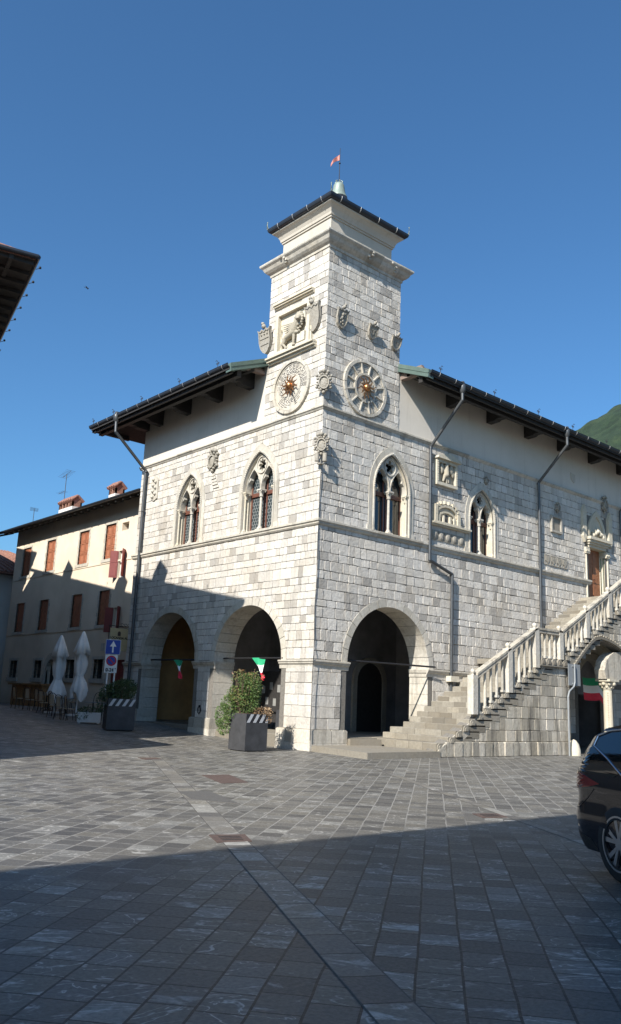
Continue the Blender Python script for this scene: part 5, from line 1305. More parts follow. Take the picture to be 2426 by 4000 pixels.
# ------------------------------------------------------------------ cafe
def parasol(x, y, H, rz, label, seed):
    R0 = random.Random(seed); o = thing('parasol', label, 'parasol', (x, y, gz(y)), rz, 'closed white parasols at the cafe')
    mb = MB(); mb.cyl((0, 0, 0), (0, 0, H), .035, n=8); mb.box(-.3, .3, -.3, .3, 0, .08); mb.build('pole', 'white', o)
    mb = MB(); n = 28; prof = [(H, .03), (H - .10, .07), (H - .5, .17), (H - .98, .27), (H - 1.0, .19), (H - 1.4, .20), (H - 1.75, .17), (H - 1.92, .12), (H - 2.0, .13), (H - 2.25, .20), (H - 2.55, .27), (H - 2.85, .24)]
    ph = [R0.uniform(0, 6) for _ in prof]; vs = []
    for j, (z, r) in enumerate(prof):
        r *= 1.28
        for i in range(n):
            t = 2 * PI * i / n; k = 1 + .20 * math.sin(t * 7 + ph[0] + j * .10) * min(1, r * 5) + .13 * math.sin(3 * t + ph[0] + .4 * j) + (.25 * math.sin(t + ph[3]) if j > 8 else 0)
            vs.append((r * k * math.cos(t), r * k * math.sin(t), z - (.22 * math.sin(3 * t + ph[1]) if j == len(prof) - 1 else (.08 * math.sin(4 * t + ph[2]) if j == 3 else 0))))
    mb.add(vs, [(j * n + i, j * n + (i + 1) % n, (j + 1) * n + (i + 1) % n, (j + 1) * n + i) for j in range(len(prof) - 1) for i in range(n)], 0, .5, True)
    mb.build('canopy', 'parasol', o)
    mb = MB(); mb.lathe((0, 0, H - 1.93), [(.16, -.03), (.175, 0), (.16, .03)], 12); mb.build('strap', 'white', o); return o
parasol(-2.63, 14.15, 3.42, .4, 'closed white parasol on the left, beside the arched inn door', 3)
parasol(-2.15, 13.0, 3.66, 1.9, 'taller closed white parasol on the right, nearest the road signs', 8)
def chair_proto():
    o = thing('cafe_chair', '', 'chair')
    mb = MB(); mb.lathe((0, 0, .44), [(.19, 0), (.21, .015), (.19, .04)], 14); mb.build('seat', 'chairp', o)
    for sx_, sy_ in ((-1, -1), (1, -1), (-1, 1), (1, 1)):
        mb = MB(); mb.cyl((sx_ * .14, sy_ * .14, .45), (sx_ * .20, sy_ * .20, 0), .016, n=6); mb.build('leg', 'chairw', o)
    mb = MB(); pts = [(-.18, .17, .44), (-.19, .22, .75), (-.15, .25, .92), (-.07, .265, .98), (.07, .265, .98), (.15, .25, .92), (.19, .22, .75), (.18, .17, .44)]
    mb.tube(pts, .016, 6); mb.build('back_frame', 'chairw', o)
    mb = MB(); mb.hexa([(-.10, .19, .52), (.10, .19, .52), (.10, .20, .52), (-.10, .20, .52), (-.08, .25, .93), (.08, .25, .93), (.08, .26, .93), (-.08, .26, .93)]); mb.build('back_panel', 'chairp', o)
    return o
proto = chair_proto(); first = True
CH = [(-3.55, 16.0, 95, 'leftmost cafe chair in front of the wooden counter'), (-3.3, 15.3, 120, 'cafe chair right of the leftmost one, facing the counter'),
      (-2.9, 15.1, 100, 'cafe chair with its back to the square between counter and first parasol'), (-3.25, 13.9, 110, 'cafe chair in the second row left of the first parasol'),
      (-2.95, 13.5, 95, 'cafe chair just left of the first parasol pole'), (-3.5, 12.3, 125, 'cafe chair at the front edge of the terrace below the first parasol'),
      (-3.7, 11.2, 115, 'cafe chair with pale back between the two parasols, nearer the square'), (-3.45, 10.9, 80, 'front cafe chair left of the round table top'),
      (-1.6, 14.7, -80, 'cafe chair by the wall behind the first parasol'), (-1.0, 13.7, -70, 'left one of two cafe chairs against the wall between the parasols'),
      (-.75, 13.3, -75, 'right one of two cafe chairs against the wall between the parasols'), (-1.5, 11.9, -60, 'cafe chair right of the second parasol pole'),
      (-1.25, 11.6, -60, 'second cafe chair right of the second parasol pole'), (-1.35, 11.0, -50, 'cafe chair right of the round table, near the white planter'), (-1.15, 10.7, -45, 'rightmost cafe chair beside the dark shrub')]
for (x, y, a, lb) in CH:
    c = proto if first else copy_tree(proto); first = False
    c['label'] = lb; c['group'] = 'bistro chairs on the cafe terrace'; c.location = (x, y, gz(y)); c.rotation_euler = (0, 0, math.radians(a))
def table(x, y, lb):
    o = thing('cafe_table', lb, 'table', (x, y, gz(y)), 0, 'round tables on the cafe terrace')
    mb = MB(); mb.lathe((0, 0, .71), [(.36, 0), (.375, .012), (.36, .025)], 24); mb.build('table_top', 'signback', o)
    mb = MB(); mb.cyl((0, 0, .02), (0, 0, .71), .03, n=8)
    for k in range(3): t = k * 2.09; mb.tube([(0, 0, .10), (.26 * math.cos(t), .26 * math.sin(t), .02)], .018, 5)
    mb.build('pedestal', 'iron', o)
table(-2.2, 11.4, 'round cafe table under the taller parasol'); table(-2.5, 13.3, 'round cafe table between the two parasols'); table(-2.6, 14.9, 'round cafe table left of the first parasol'); table(-2.1, 16.2, 'round cafe table beside the wooden counter')
o = thing('wooden_counter', 'brown wooden counter with overhanging top beside the inn wall', 'counter', (-.6, 21.3, gz(21)), 0)
mb = MB(); mb.box(-.35, .35, -1.9, 1.9, 0, 1.05); 
for k in range(8): mb.box(-.36, -.35, -1.9 + .48 * k, -1.86 + .48 * k, 0, 1.05)
mb.build('body', 'counter', o); mb = MB(); mb.box(-.5, .5, -2.1, 2.1, 1.05, 1.13); mb.build('counter_top', 'counter', o)
# ------------------------------------------------------------------ yellow inn
HX = 1.10
inn = thing('yellow_inn', 'pale yellow three storey inn with brown shutters left of the town hall', 'house')
FH = lambda u, v, w: (HX - w, u, v)
y0h, y1h, zt = 13.2, 30.0, 10.85
wins = [(28.15, 8.42, 1.12, 1.75), (24.78, 8.42, 1.12, 1.85), (20.6, 8.44, 1.12, 1.85), (17.6, 8.44, 1.08, 1.85), (28.25, 5.02, 1.12, 1.75), (24.9, 5.02, 1.12, 1.75), (20.72, 5.02, 1.12, 1.78), (17.65, 5.02, 1.08, 1.78)]
openw = [(16.2, 7.36, .66, 1.38), (16.2, 4.60, .66, 1.24)]
gwins = [(28.3, 2.32, .98, 1.0), (24.85, 2.32, .90, .98), (20.75, 2.32, .98, .98), (17.62, 2.32, .96, .97)]
holes = [[(c - w / 2, z), (c + w / 2, z), (c + w / 2, z + h), (c - w / 2, z + h)] for c, z, w, h in wins + openw + gwins]
dpoly = [(22.5, .5), (23.7, .5), (23.7, 2.75)] + arc(23.1, 2.75, .6, 0, 180, 8)[1:]
holes.append(dpoly); holes.append([(15.0, .5), (16.6, .5), (16.6, 3.25), (15.0, 3.25)]); holes.append([(15.75, 9.78), (16.45, 9.78), (16.45, 10.2), (15.75, 10.2)])
mb = MB(); sheet(mb, FH, [(y0h, .2), (y1h, .2), (y1h, 11.5), (y0h, 11.5)], holes, 0)
for h in holes: rim_walls(mb, FH, h, 0, -.30)
mb.ext(lambda u, v, w: (u, y1h - w, v), [(HX + .001, .2), (HX + 9, .2), (HX + 9, 11.3), (HX + 4.6, 13.1), (HX + .001, 11.5)], 0, .02); mb.box(HX + 8.9, HX + 9, y0h, y1h, .2, 11.0)
mb.build('wall', 'house', inn)
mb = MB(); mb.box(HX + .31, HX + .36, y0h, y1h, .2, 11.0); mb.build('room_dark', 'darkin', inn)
for k, (c, z, w, h) in enumerate(wins):
    mb = MB(); 
    for s in (-1, 1):
        u0_, u1_ = sorted((c + s * .012, c + s * (w / 2 - .01))); mb.box(u0_, u1_, z + .02, z + h - .02, -.14, -.10, fr=FH)
        for i in range(3):
            a = z + .06 + i * (h - .08) / 3; frame_rect(mb, FH, u0_ + .01, u1_ - .01, a, a + (h - .08) / 3 - .02, .06, -.10, -.07); mb.box(u0_ + .12, u1_ - .12, a + .10, a + (h - .08) / 3 - .12, -.10, -.08, fr=FH)
    mb.build('shutter', 'shutter', inn)
    mb = MB(); mb.box(c - w / 2 - .22, c + w / 2 + .22, z - .16, z, -.1, .06, fr=FH); mb.build('sill', 'trim', inn)
    for s in (-1, 1):
        mb = MB(); n_ = 8
        for i in range(n_):
            d = .13 if i % 2 else .18; u0_, u1_ = sorted((c + s * w / 2, c + s * (w / 2 + d))); mb.box(u0_, u1_, z + i * h / n_ + .01, z + (i + 1) * h / n_ - .01, -.1, .018, 0, ru(.2, .8), fr=FH)
        mb.build('window_quoin', 'trim', inn)
    if k < 4: mb = MB(); mb.box(c - w / 2 - .1, c + w / 2 + .1, z + h, z + h + .12, -.1, .02, fr=FH); mb.build('lintel', 'trim', inn)
for c, z, w, h in openw:
    for s in (-1, 1):
        u0_ = c + s * w / 2; mb = MB(); f = lambda a, v, b_, s=s, u0_=u0_: FH(u0_ + s * (.04 + a * .35), v, .02 + a * .42)
        fa = lambda a, v, t: FH(u0_ + s * (a * .28) + t * .8 * s, v, .03 + a * .30 - t * .5)
        p = [fa(0, z, 0), fa(1, z, 0), fa(1, z, .04), fa(0, z, .04), fa(0, z + h, 0), fa(1, z + h, 0), fa(1, z + h, .04), fa(0, z + h, .04)]; mb.hexa(p)
        for i in range(2):
            a0 = z + .08 + i * h / 2; p = [fa(.15, a0, -.015), fa(.85, a0, -.015), fa(.85, a0, 0), fa(.15, a0, 0), fa(.15, a0 + h / 2 - .16, -.015), fa(.85, a0 + h / 2 - .16, -.015), fa(.85, a0 + h / 2 - .16, 0), fa(.15, a0 + h / 2 - .16, 0)]; mb.hexa(p)
        mb.build('open_shutter', 'redshutter', inn)
    mb = MB(); frame_rect(mb, FH, c - w / 2, c + w / 2, z, z + h, .05, -.2, -.15); mb.box(c - .02, c + .02, z, z + h, -.2, -.14, fr=FH); fm = mb.build('window_frame', 'white', inn)
    mb = MB(); mb.box(c - w / 2, c + w / 2, z, z + h, -.22, -.205, fr=FH); mb.build('pane', 'glass', fm)
for c, z, w, h in gwins:
    mb = MB()
    for k in range(5): mb.cyl(FH(c - w / 2 + w * (k + .5) / 5, z, -.08), FH(c - w / 2 + w * (k + .5) / 5, z + h, -.08), .012, n=5)
    for k in range(3): mb.cyl(FH(c - w / 2, z + h * (k + .5) / 3, -.08), FH(c + w / 2, z + h * (k + .5) / 3, -.08), .012, n=5)
    mb.build('window_grille', 'iron', inn)
    mb = MB(); mb.box(c - w / 2, c + w / 2, z, z + h, -.25, -.22, fr=FH); mb.build('pane', 'glass', inn)
    mb = MB(); mb.box(c - w / 2 - .3, c + w / 2 + .3, z - .22, z, -.1, .08, fr=FH); mb.box(c - w / 2 - .22, c + w / 2 + .22, z + h, z + h + .14, -.1, .05, fr=FH)
    for s in (-1, 1):
        for i in range(5): u0_, u1_ = sorted((c + s * w / 2, c + s * (w / 2 + (.15 if i % 2 else .22)))); mb.box(u0_, u1_, z + i * h / 5 + .01, z + (i + 1) * h / 5 - .01, -.1, .02, 0, ru(.2, .8), fr=FH)
    mb.build('window_surround', 'trim', inn)
mb = MB(); mb.box(22.5, 23.7, .5, 3.4, -.29, -.25, fr=FH); mb.build('door', 'wood', inn)
mb = MB(); band(mb, FH, [(22.5, .5), (22.5, 2.75)] + arc(23.1, 2.75, .6, 180, 0, 10) + [(23.7, .5)], [(22.15, .5), (22.15, 2.75)] + arc(23.1, 2.75, .95, 180, 0, 10) + [(24.05, .5)], -.1, .05, 0); mb.build('door_surround', 'trim', inn)
mb = MB(); mb.box(15.0, 16.6, .5, 3.25, -.25, -.2, fr=FH); mb.box(15.78, 15.82, .5, 3.25, -.2, -.17, fr=FH); mb.build('double_door', 'redshutter', inn)
mb = MB(); mb.box(16.6, 16.8, .5, 3.25, -.05, .02, fr=FH); mb.box(17.1, 17.5, 3.70, 4.08, 0, .03, fr=FH); mb.build('wall_plate', 'trim', inn)
mb = MB()
for z in (8.25, 4.86): mb.box(y0h, y1h, z - .05, z + .04, -.0, .03, fr=FH)
mb.build('string_band', 'house', inn)
mb = MB(); slab(mb, [(HX - .95, y0h - 1), (HX - .95, y1h + 1.6), (HX + 4.6, y1h + 1.6), (HX + 4.6, y0h - 1)], lambda x, y: 11.30 + .36 * (x - HX + .95), .10)
slab(mb, [(HX + 4.6, y0h - 1), (HX + 4.6, y1h + 1.6), (HX + 10, y1h + 1.6), (HX + 10, y0h - 1)], lambda x, y: 11.30 + .36 * 5.55 - .36 * (x - HX - 4.6), .10)
mb.build('roof', ['tile', 'wood'], inn)
mb = MB(); P = [(.95 + .09 * math.cos(t), 11.30 + .12 * math.sin(t)) for t in [PI + PI * i / 6 for i in range(7)]]
vs = [FH(u, v, w) for u in (y0h, y1h + 1.6) for w, v in P]; k = len(P); mb.add(vs, [(i, i + 1, k + i + 1, k + i) for i in range(k - 1)] + [tuple(range(k)), tuple(range(k, 2 * k))])
mb.build('gutter', 'gutter', inn)
u = y0h + .3
while u < y1h + 1.4: mb = MB(); mb.hexa([FH(u, 11.05, .86), FH(u + .1, 11.05, .86), FH(u + .1, 11.36, 0), FH(u, 11.36, 0), FH(u, 11.17, .86), FH(u + .1, 11.17, .86), FH(u + .1, 11.48, 0), FH(u, 11.48, 0)]); mb.build('rafter', 'wood', inn); u += .75
def chimney(x, y0_, y1_, zb, zw, wd, par):
    mb = MB(); mb.box(x - wd / 2, x + wd / 2, y0_, y1_, zb, zw); c = mb.build('chimney', 'whitehouse', par)
    mb = MB(); n = max(2, int((y1_ - y0_) / .4)); 
    for i in range(n + 1):
        y = y0_ + (y1_ - y0_ - .12) * i / n
        for xx in (x - wd / 2, x + wd / 2 - .1): mb.box(xx, xx + .1, y, y + .12, zw, zw + .30)
    mb.ext(lambda u, v, w: (u, w, v), [(x - wd / 2, zw + .0), (x + wd / 2, zw), (x + wd / 2, zw + .3), (x, zw + .62), (x - wd / 2, zw + .3)], y0_, y0_ + .1, back=True); mb.ext(lambda u, v, w: (u, w, v), [(x - wd / 2, zw + .0), (x + wd / 2, zw), (x + wd / 2, zw + .3), (x, zw + .62), (x - wd / 2, zw + .3)], y1_ - .1, y1_, back=True)
    mb.build('chimney_brickwork', 'brick', c)
    mb = MB(); y = y0_ - .08
    while y < y1_ + .02:
        for s in (-1, 1): mb.cyl((x, y + .09, zw + .68), (x + s * (wd / 2 + .10), y + .09, zw + .34), .085, .10, 7)
        y += .24
    mb.build('chimney_tiles', 'tile', c)
chimney(2.0, 23.9, 25.7, 11.3, 12.32, .6, inn); chimney(2.0, 18.75, 19.5, 11.3, 12.28, .55, inn)
# aerials
def aerial(x, y, zb, h, lb, big):
    o = thing('tv_aerial', lb, 'aerial', (x, y, zb)); mb = MB(); mb.cyl((0, 0, 0), (0, 0, h), .022, n=5); mb.build('mast', 'pipe', o)
    mb = MB(); mb.cyl((-.2, -1.0 if big else -.5, h), (.2, 1.0 if big else .5, h), .012, n=4)
    for k in range(7): t = k / 6 - .5; mb.cyl((.4 * t - .3, t * (2.0 if big else 1), h + .01), (.4 * t + .3, t * (2.0 if big else 1), h + .01), .008, n=4)
    if big: mb.cyl((0, -.1, h * .66), (0, .9, h * .64), .01, n=4); [mb.cyl((-.2, .2 * k, h * .65), (.2, .2 * k, h * .65), .006, n=4) for k in range(5)]
    mb.build('crossbars', 'pipe', o)
aerial(2.1, 26.0, 11.6, 3.1, 'tall thin television aerial beside the wide chimney of the yellow inn', True); aerial(3.6, 34.0, 12.0, 1.9, 'small far aerial left of the yellow inn chimneys', False)
# ------------------------------------------------------------------ white house at the end of the street
wh = thing('white_house', 'white shaded house with hipped tile roof at the far left end of the street', 'house')
mb = MB(); mb.box(-9, 6, 32.0, 40, .3, 8.9); mb.build('wall', 'whitehouse', wh)
mb = MB(); zf = lambda x, y: 9.05 + .42 * min(y - 31.3, 2.1 - x if x > 0 else 9)
mb.add([(-9.7, 31.3, 9.0), (7, 31.3, 9.0), (7, 41, 9.0), (-9.7, 41, 9.0), (-4, 36, 11.0), (3, 36, 11.0)], [(0, 1, 5, 4), (1, 2, 5), (2, 3, 4, 5), (3, 0, 4)])
for k in range(34):
    t = k / 34; x = -9.7 + 16.7 * t; top = (-4 + 7 * t); mb.cyl((x, 31.3, 9.04), (top, 35.95, 11.04), .09, .07, 5)
mb.box(-9.6, 6.9, 31.3, 32, 8.86, 8.98, 0); mb.build('roof', 'tile', wh)
mb = MB(); mb.box(-1.85, -.95, 33.4, 34.2, 9.6, 11.6); mb.box(-1.95, -.85, 33.3, 34.3, 11.6, 11.75); mb.box(-1.75, -1.05, 33.5, 34.1, 11.75, 12.1); mb.build('chimney', 'brick', wh)
mb = MB(); mb.box(-.6, .1, 31.96, 32.0, 3.6, 4.9); mb.build('window', 'glass', wh)
# ------------------------------------------------------------------ buildings outside or at the edge of the frame that shade the square
def oblique(nm, lb, e_az, Q, length, depth, zeave, overhang, wallm, rise=.36, cat='house', g0_=0.0, extra=None):
    # Q: near eave corner on the street side; e: direction of the street eave; building lies on its left
    e = Vector((math.sin(e_az), math.cos(e_az))); l = Vector((-e.y, e.x))
    f = lambda a, b_, z: (Q[0] + e.x * a + l.x * b_, Q[1] + e.y * a + l.y * b_, z)
    o = thing(nm, lb, cat); oh = overhang
    mb = MB(); mb.hexa([f(oh, oh, -.1), f(length, oh, -.1), f(length, depth, -.1), f(oh, depth, -.1), f(oh, oh, zeave), f(length, oh, zeave), f(length, depth, zeave), f(oh, depth, zeave)]); mb.build('wall', wallm, o)
    mb = MB(); hd = (depth + oh) / 2; zr = zeave + rise * hd
    top = [f(0, 0, zeave), f(length, 0, zeave), f(length, hd, zr), f(min(hd, length * .45), hd, zr), f(0, 2 * hd, zeave), f(length, 2 * hd, zeave)]
    bot = [tuple((p[0], p[1], p[2] - .14)) for p in top]
    mb.add(top + bot, [(0, 1, 2, 3), (0, 3, 4), (4, 3, 2, 5), (0, 6, 7, 1), (0, 4, 10, 6), (1, 7, 8, 2)], 0)
    mb.add(bot, [(0, 4, 5, 1)], 1); mb.build('roof', ['tile', 'wood'], o)
    mb = MB(); a = .1
    while a < min(length, 18): mb = MB(); mb.hexa([f(a, .02, zeave - .27), f(a + .12, .02, zeave - .27), f(a + .12, oh + .1, zeave - .20), f(a, oh + .1, zeave - .20), f(a, .02, zeave - .14), f(a + .12, .02, zeave - .14), f(a + .12, oh + .1, zeave - .07), f(a, oh + .1, zeave - .07)]); mb.build('rafter', 'wood', o); a += .7
    a = .6
    while a < min(depth, 12): mb = MB(); mb.hexa([f(.02, a, zeave - .27), f(oh + .1, a, zeave - .20), f(oh + .1, a + .12, zeave - .20), f(.02, a + .12, zeave - .27), f(.02, a, zeave - .14), f(oh + .1, a, zeave - .1), f(oh + .1, a + .12, zeave - .1), f(.02, a + .12, zeave - .14)]); mb.build('rafter', 'wood', o); a += .7
    return o, f, e, l
QZ = 14.0; Qx, Qy = -11.03, .46
sideA, fA, eA, lA = oblique('corner_house', 'dark overhanging roof corner of a tall house at the left edge', math.radians(12.5), (Qx, Qy), 24.6, 12, QZ, 1.35, 'greyhouse', .34)
mb = MB()
for a, b_ in (((-.06, -.06), (30, -.06)), ((-.06, -.06), (-.06, 10))):
    p, q = fA(a[0], a[1], QZ - .05), fA(b_[0], b_[1], QZ - .05); mb.cyl(p, q, .075, n=8)
mb.build('gutter', 'gutter', sideA)
mb = MB()
for k in range(14): p = fA(.8 + 1.05 * k, -.15, QZ - .02); mb.cyl(p, (p[0] + .10, p[1] - .02, p[2] + .06), .012, n=4); mb.ball((p[0] + .12, p[1] - .02, p[2] + .09), .045, 6)
mb.build('snow_hook', 'iron', sideA)
mb = MB(); p = fA(.15, 1.1, QZ + .08); q = fA(.25, .25, QZ + .05); mb.cyl(p, q, .10, .11, 8); mb.cyl(fA(.7, .9, QZ + .1), fA(.5, .15, QZ + .05), .10, .11, 8); mb.build('loose_tile', 'tile', sideA)
oblique('taller_neighbour', 'taller plastered house farther up the street, outside the left edge', math.radians(12.5), fA(24.6, 0, 0)[:2], 26, 12, QZ + 1.15, 1.0, 'greyhouse', .34)
for (a, zt_) in ((6.5, 1), (12.2, 1.15), (19.1, 1.1)):
    mb = MB(); c = fA(a, .9, QZ); mb.box(c[0] - .25, c[0] + .25, c[1] - .45, c[1] + .45, QZ - .1, QZ + 1.0)
    mb.add([(c[0] - .35, c[1] - .6, QZ + 1.0), (c[0] + .35, c[1] - .6, QZ + 1.0), (c[0] + .35, c[1] + .6, QZ + 1.0), (c[0] - .35, c[1] + .6, QZ + 1.0), (c[0], c[1], QZ + 1.85)], [(0, 1, 4), (1, 2, 4), (2, 3, 4), (3, 0, 4), (0, 3, 2, 1)]); mb.build('chimney', 'brick', sideA)
oblique('low_annex', 'lower house beside the tall corner house, outside the left edge', math.radians(58), (-20.3, -4.95), 9.6, 7, 7.0, .5, 'greyhouse', .3)
# house behind the viewer which throws the foreground shadow
bh = thing('house_behind', 'long plastered house behind the viewer that shades the foreground', 'house')
mb = MB(); mb.box(-62, -21.2, -38, -19.7, -.1, 12.0); mb.build('wall', 'greyhouse', bh)
mb = MB(); mb.add([(-62.5, -19.2, 12.0), (-20.75, -19.2, 12.0), (-20.75, -38.5, 12.0), (-62.5, -38.5, 12.0), (-30, -28.8, 15.2), (-55, -28.8, 15.2)], [(0, 1, 4, 5), (1, 2, 4), (2, 3, 5, 4), (3, 0, 5), (0, 3, 2, 1)]); mb.build('roof', 'tile', bh)
mb = MB()
for k in range(4):
    for z in (1.2, 4.4, 7.8): mb.box(-21.2, -21.15, -37 + 4.4 * k, -35.8 + 4.4 * k, z, z + 1.7)
mb.build('shutter', 'shutter', bh)
# more town behind, for reflections and side views
bh = thing('town_house', 'ochre plastered house closing the square on the near side behind the car', 'house')
mb = MB(); mb.box(-4, 30, -44, -30, -.1, 9.5); mb.build('wall', 'house', bh)
mb = MB(); mb.add([(-4.6, -29.4, 9.5), (30.6, -29.4, 9.5), (30.6, -44.6, 9.5), (-4.6, -44.6, 9.5), (24, -37, 12), (2, -37, 12)], [(0, 1, 4, 5), (1, 2, 4), (2, 3, 5, 4), (3, 0, 5), (0, 3, 2, 1)]); mb.build('roof', 'tile', bh)
mb = MB()
for k in range(8):
    for z in (1.2, 5.6): mb.box(-2 + 4 * k, -.8 + 4 * k, -30, -29.95, z, z + 1.8)
mb.build('shutter', 'shutter', bh)
# ------------------------------------------------------------------ hill
m, nt, b = mat('wooded_hillside'); p = wcoord(nt)
n1 = noise(nt, .09, 10, p, .78); n2 = noise(nt, .012, 4, p, .6); n3 = noise(nt, .16, 5, p, .75)
c = ramp(nt, n1, [(.36, (.014, .036, .02)), (.5, (.035, .075, .035)), (.66, (.075, .12, .05))])
c = mixc(nt, ramp(nt, n2, [(.5, 0.0), (.66, .55)]), c, (.10, .14, .07))
c = mixc(nt, ramp(nt, n3, [(.68, 0.0), (.76, .7)]), c, (.24, .23, .19))
L(nt, c, b.inputs['Base Color']); b.inputs['Roughness'].default_value = .95; bump(nt, b, n1, 1.0, 9.0); M['hill'] = m
mb = MB(); NA, ND = 300, 90; R0 = random.Random(4); vs = []
from mathutils import noise as mn
for j in range(ND + 1):
    d = 230 + 620 * j / ND
    for i in range(NA + 1):
        az = 40 + 75 * i / NA; a = math.radians(az)
        el = max(0, .351 + (az - 61.9) * .0092 - max(0, az - 75) * .006 - max(0, 58.5 - az) * .004)
        k = math.sin(min(1, j / (ND * .62)) * PI / 2) ** .85; z = 1.6 + el * 540 * k * (1 if j < ND * .62 else 1 - .25 * (j / ND - .62))
        x, y = -19.4 + d * math.sin(a), -22 + d * math.cos(a)
        z += (7 * mn.noise((x * .012, y * .012, 0)) + 3.2 * mn.noise((x * .05, y * .05, 3)) + 3.0 * mn.noise((x * .11, y * .11, 5))) * min(1, j / 8)
        vs.append((x, y, z if j else -3))
mb.add(vs, [(j * (NA + 1) + i, j * (NA + 1) + i + 1, (j + 1) * (NA + 1) + i + 1, (j + 1) * (NA + 1) + i) for j in range(ND) for i in range(NA)], smooth=True)
tag(mb.build('hill', 'hill'), kind='structure')
# ------------------------------------------------------------------ bird
o = thing('bird', 'tiny dark bird gliding in the clear sky left of the tower', 'bird', (-1.00, 19.09, 23.57))
mb = MB(); mb.ball((0, 0, 0), .10, 10, sc=(2.2, .8, .7)); mb.ball((.22, 0, .03), .055, 8); mb.add([(-.2, -.04, 0), (-.42, -.09, 0), (-.42, .09, 0), (-.2, .04, 0), (-.3, 0, .02)], [(0, 1, 2, 3), (0, 1, 4)]); mb.build('body', 'bird', o)
for s in (-1, 1):
    mb = MB(); mb.hexa([(.10, s * .05, 0), (-.10, s * .05, 0), (-.10, s * .25, .06), (.08, s * .25, .07), (.10, s * .05, .015), (-.10, s * .05, .01), (-.10, s * .25, .07), (.08, s * .25, .085)])
    mb.hexa([(.08, s * .25, .07), (-.10, s * .25, .06), (-.16, s * .52, .0), (-.10, s * .52, .0), (.08, s * .25, .085), (-.10, s * .25, .07), (-.16, s * .52, .01), (-.10, s * .52, .01)]); mb.build('wing', 'bird', o)
o.scale = (.42, .42, .42); o.rotation_euler = (0, .35, math.radians(-50))
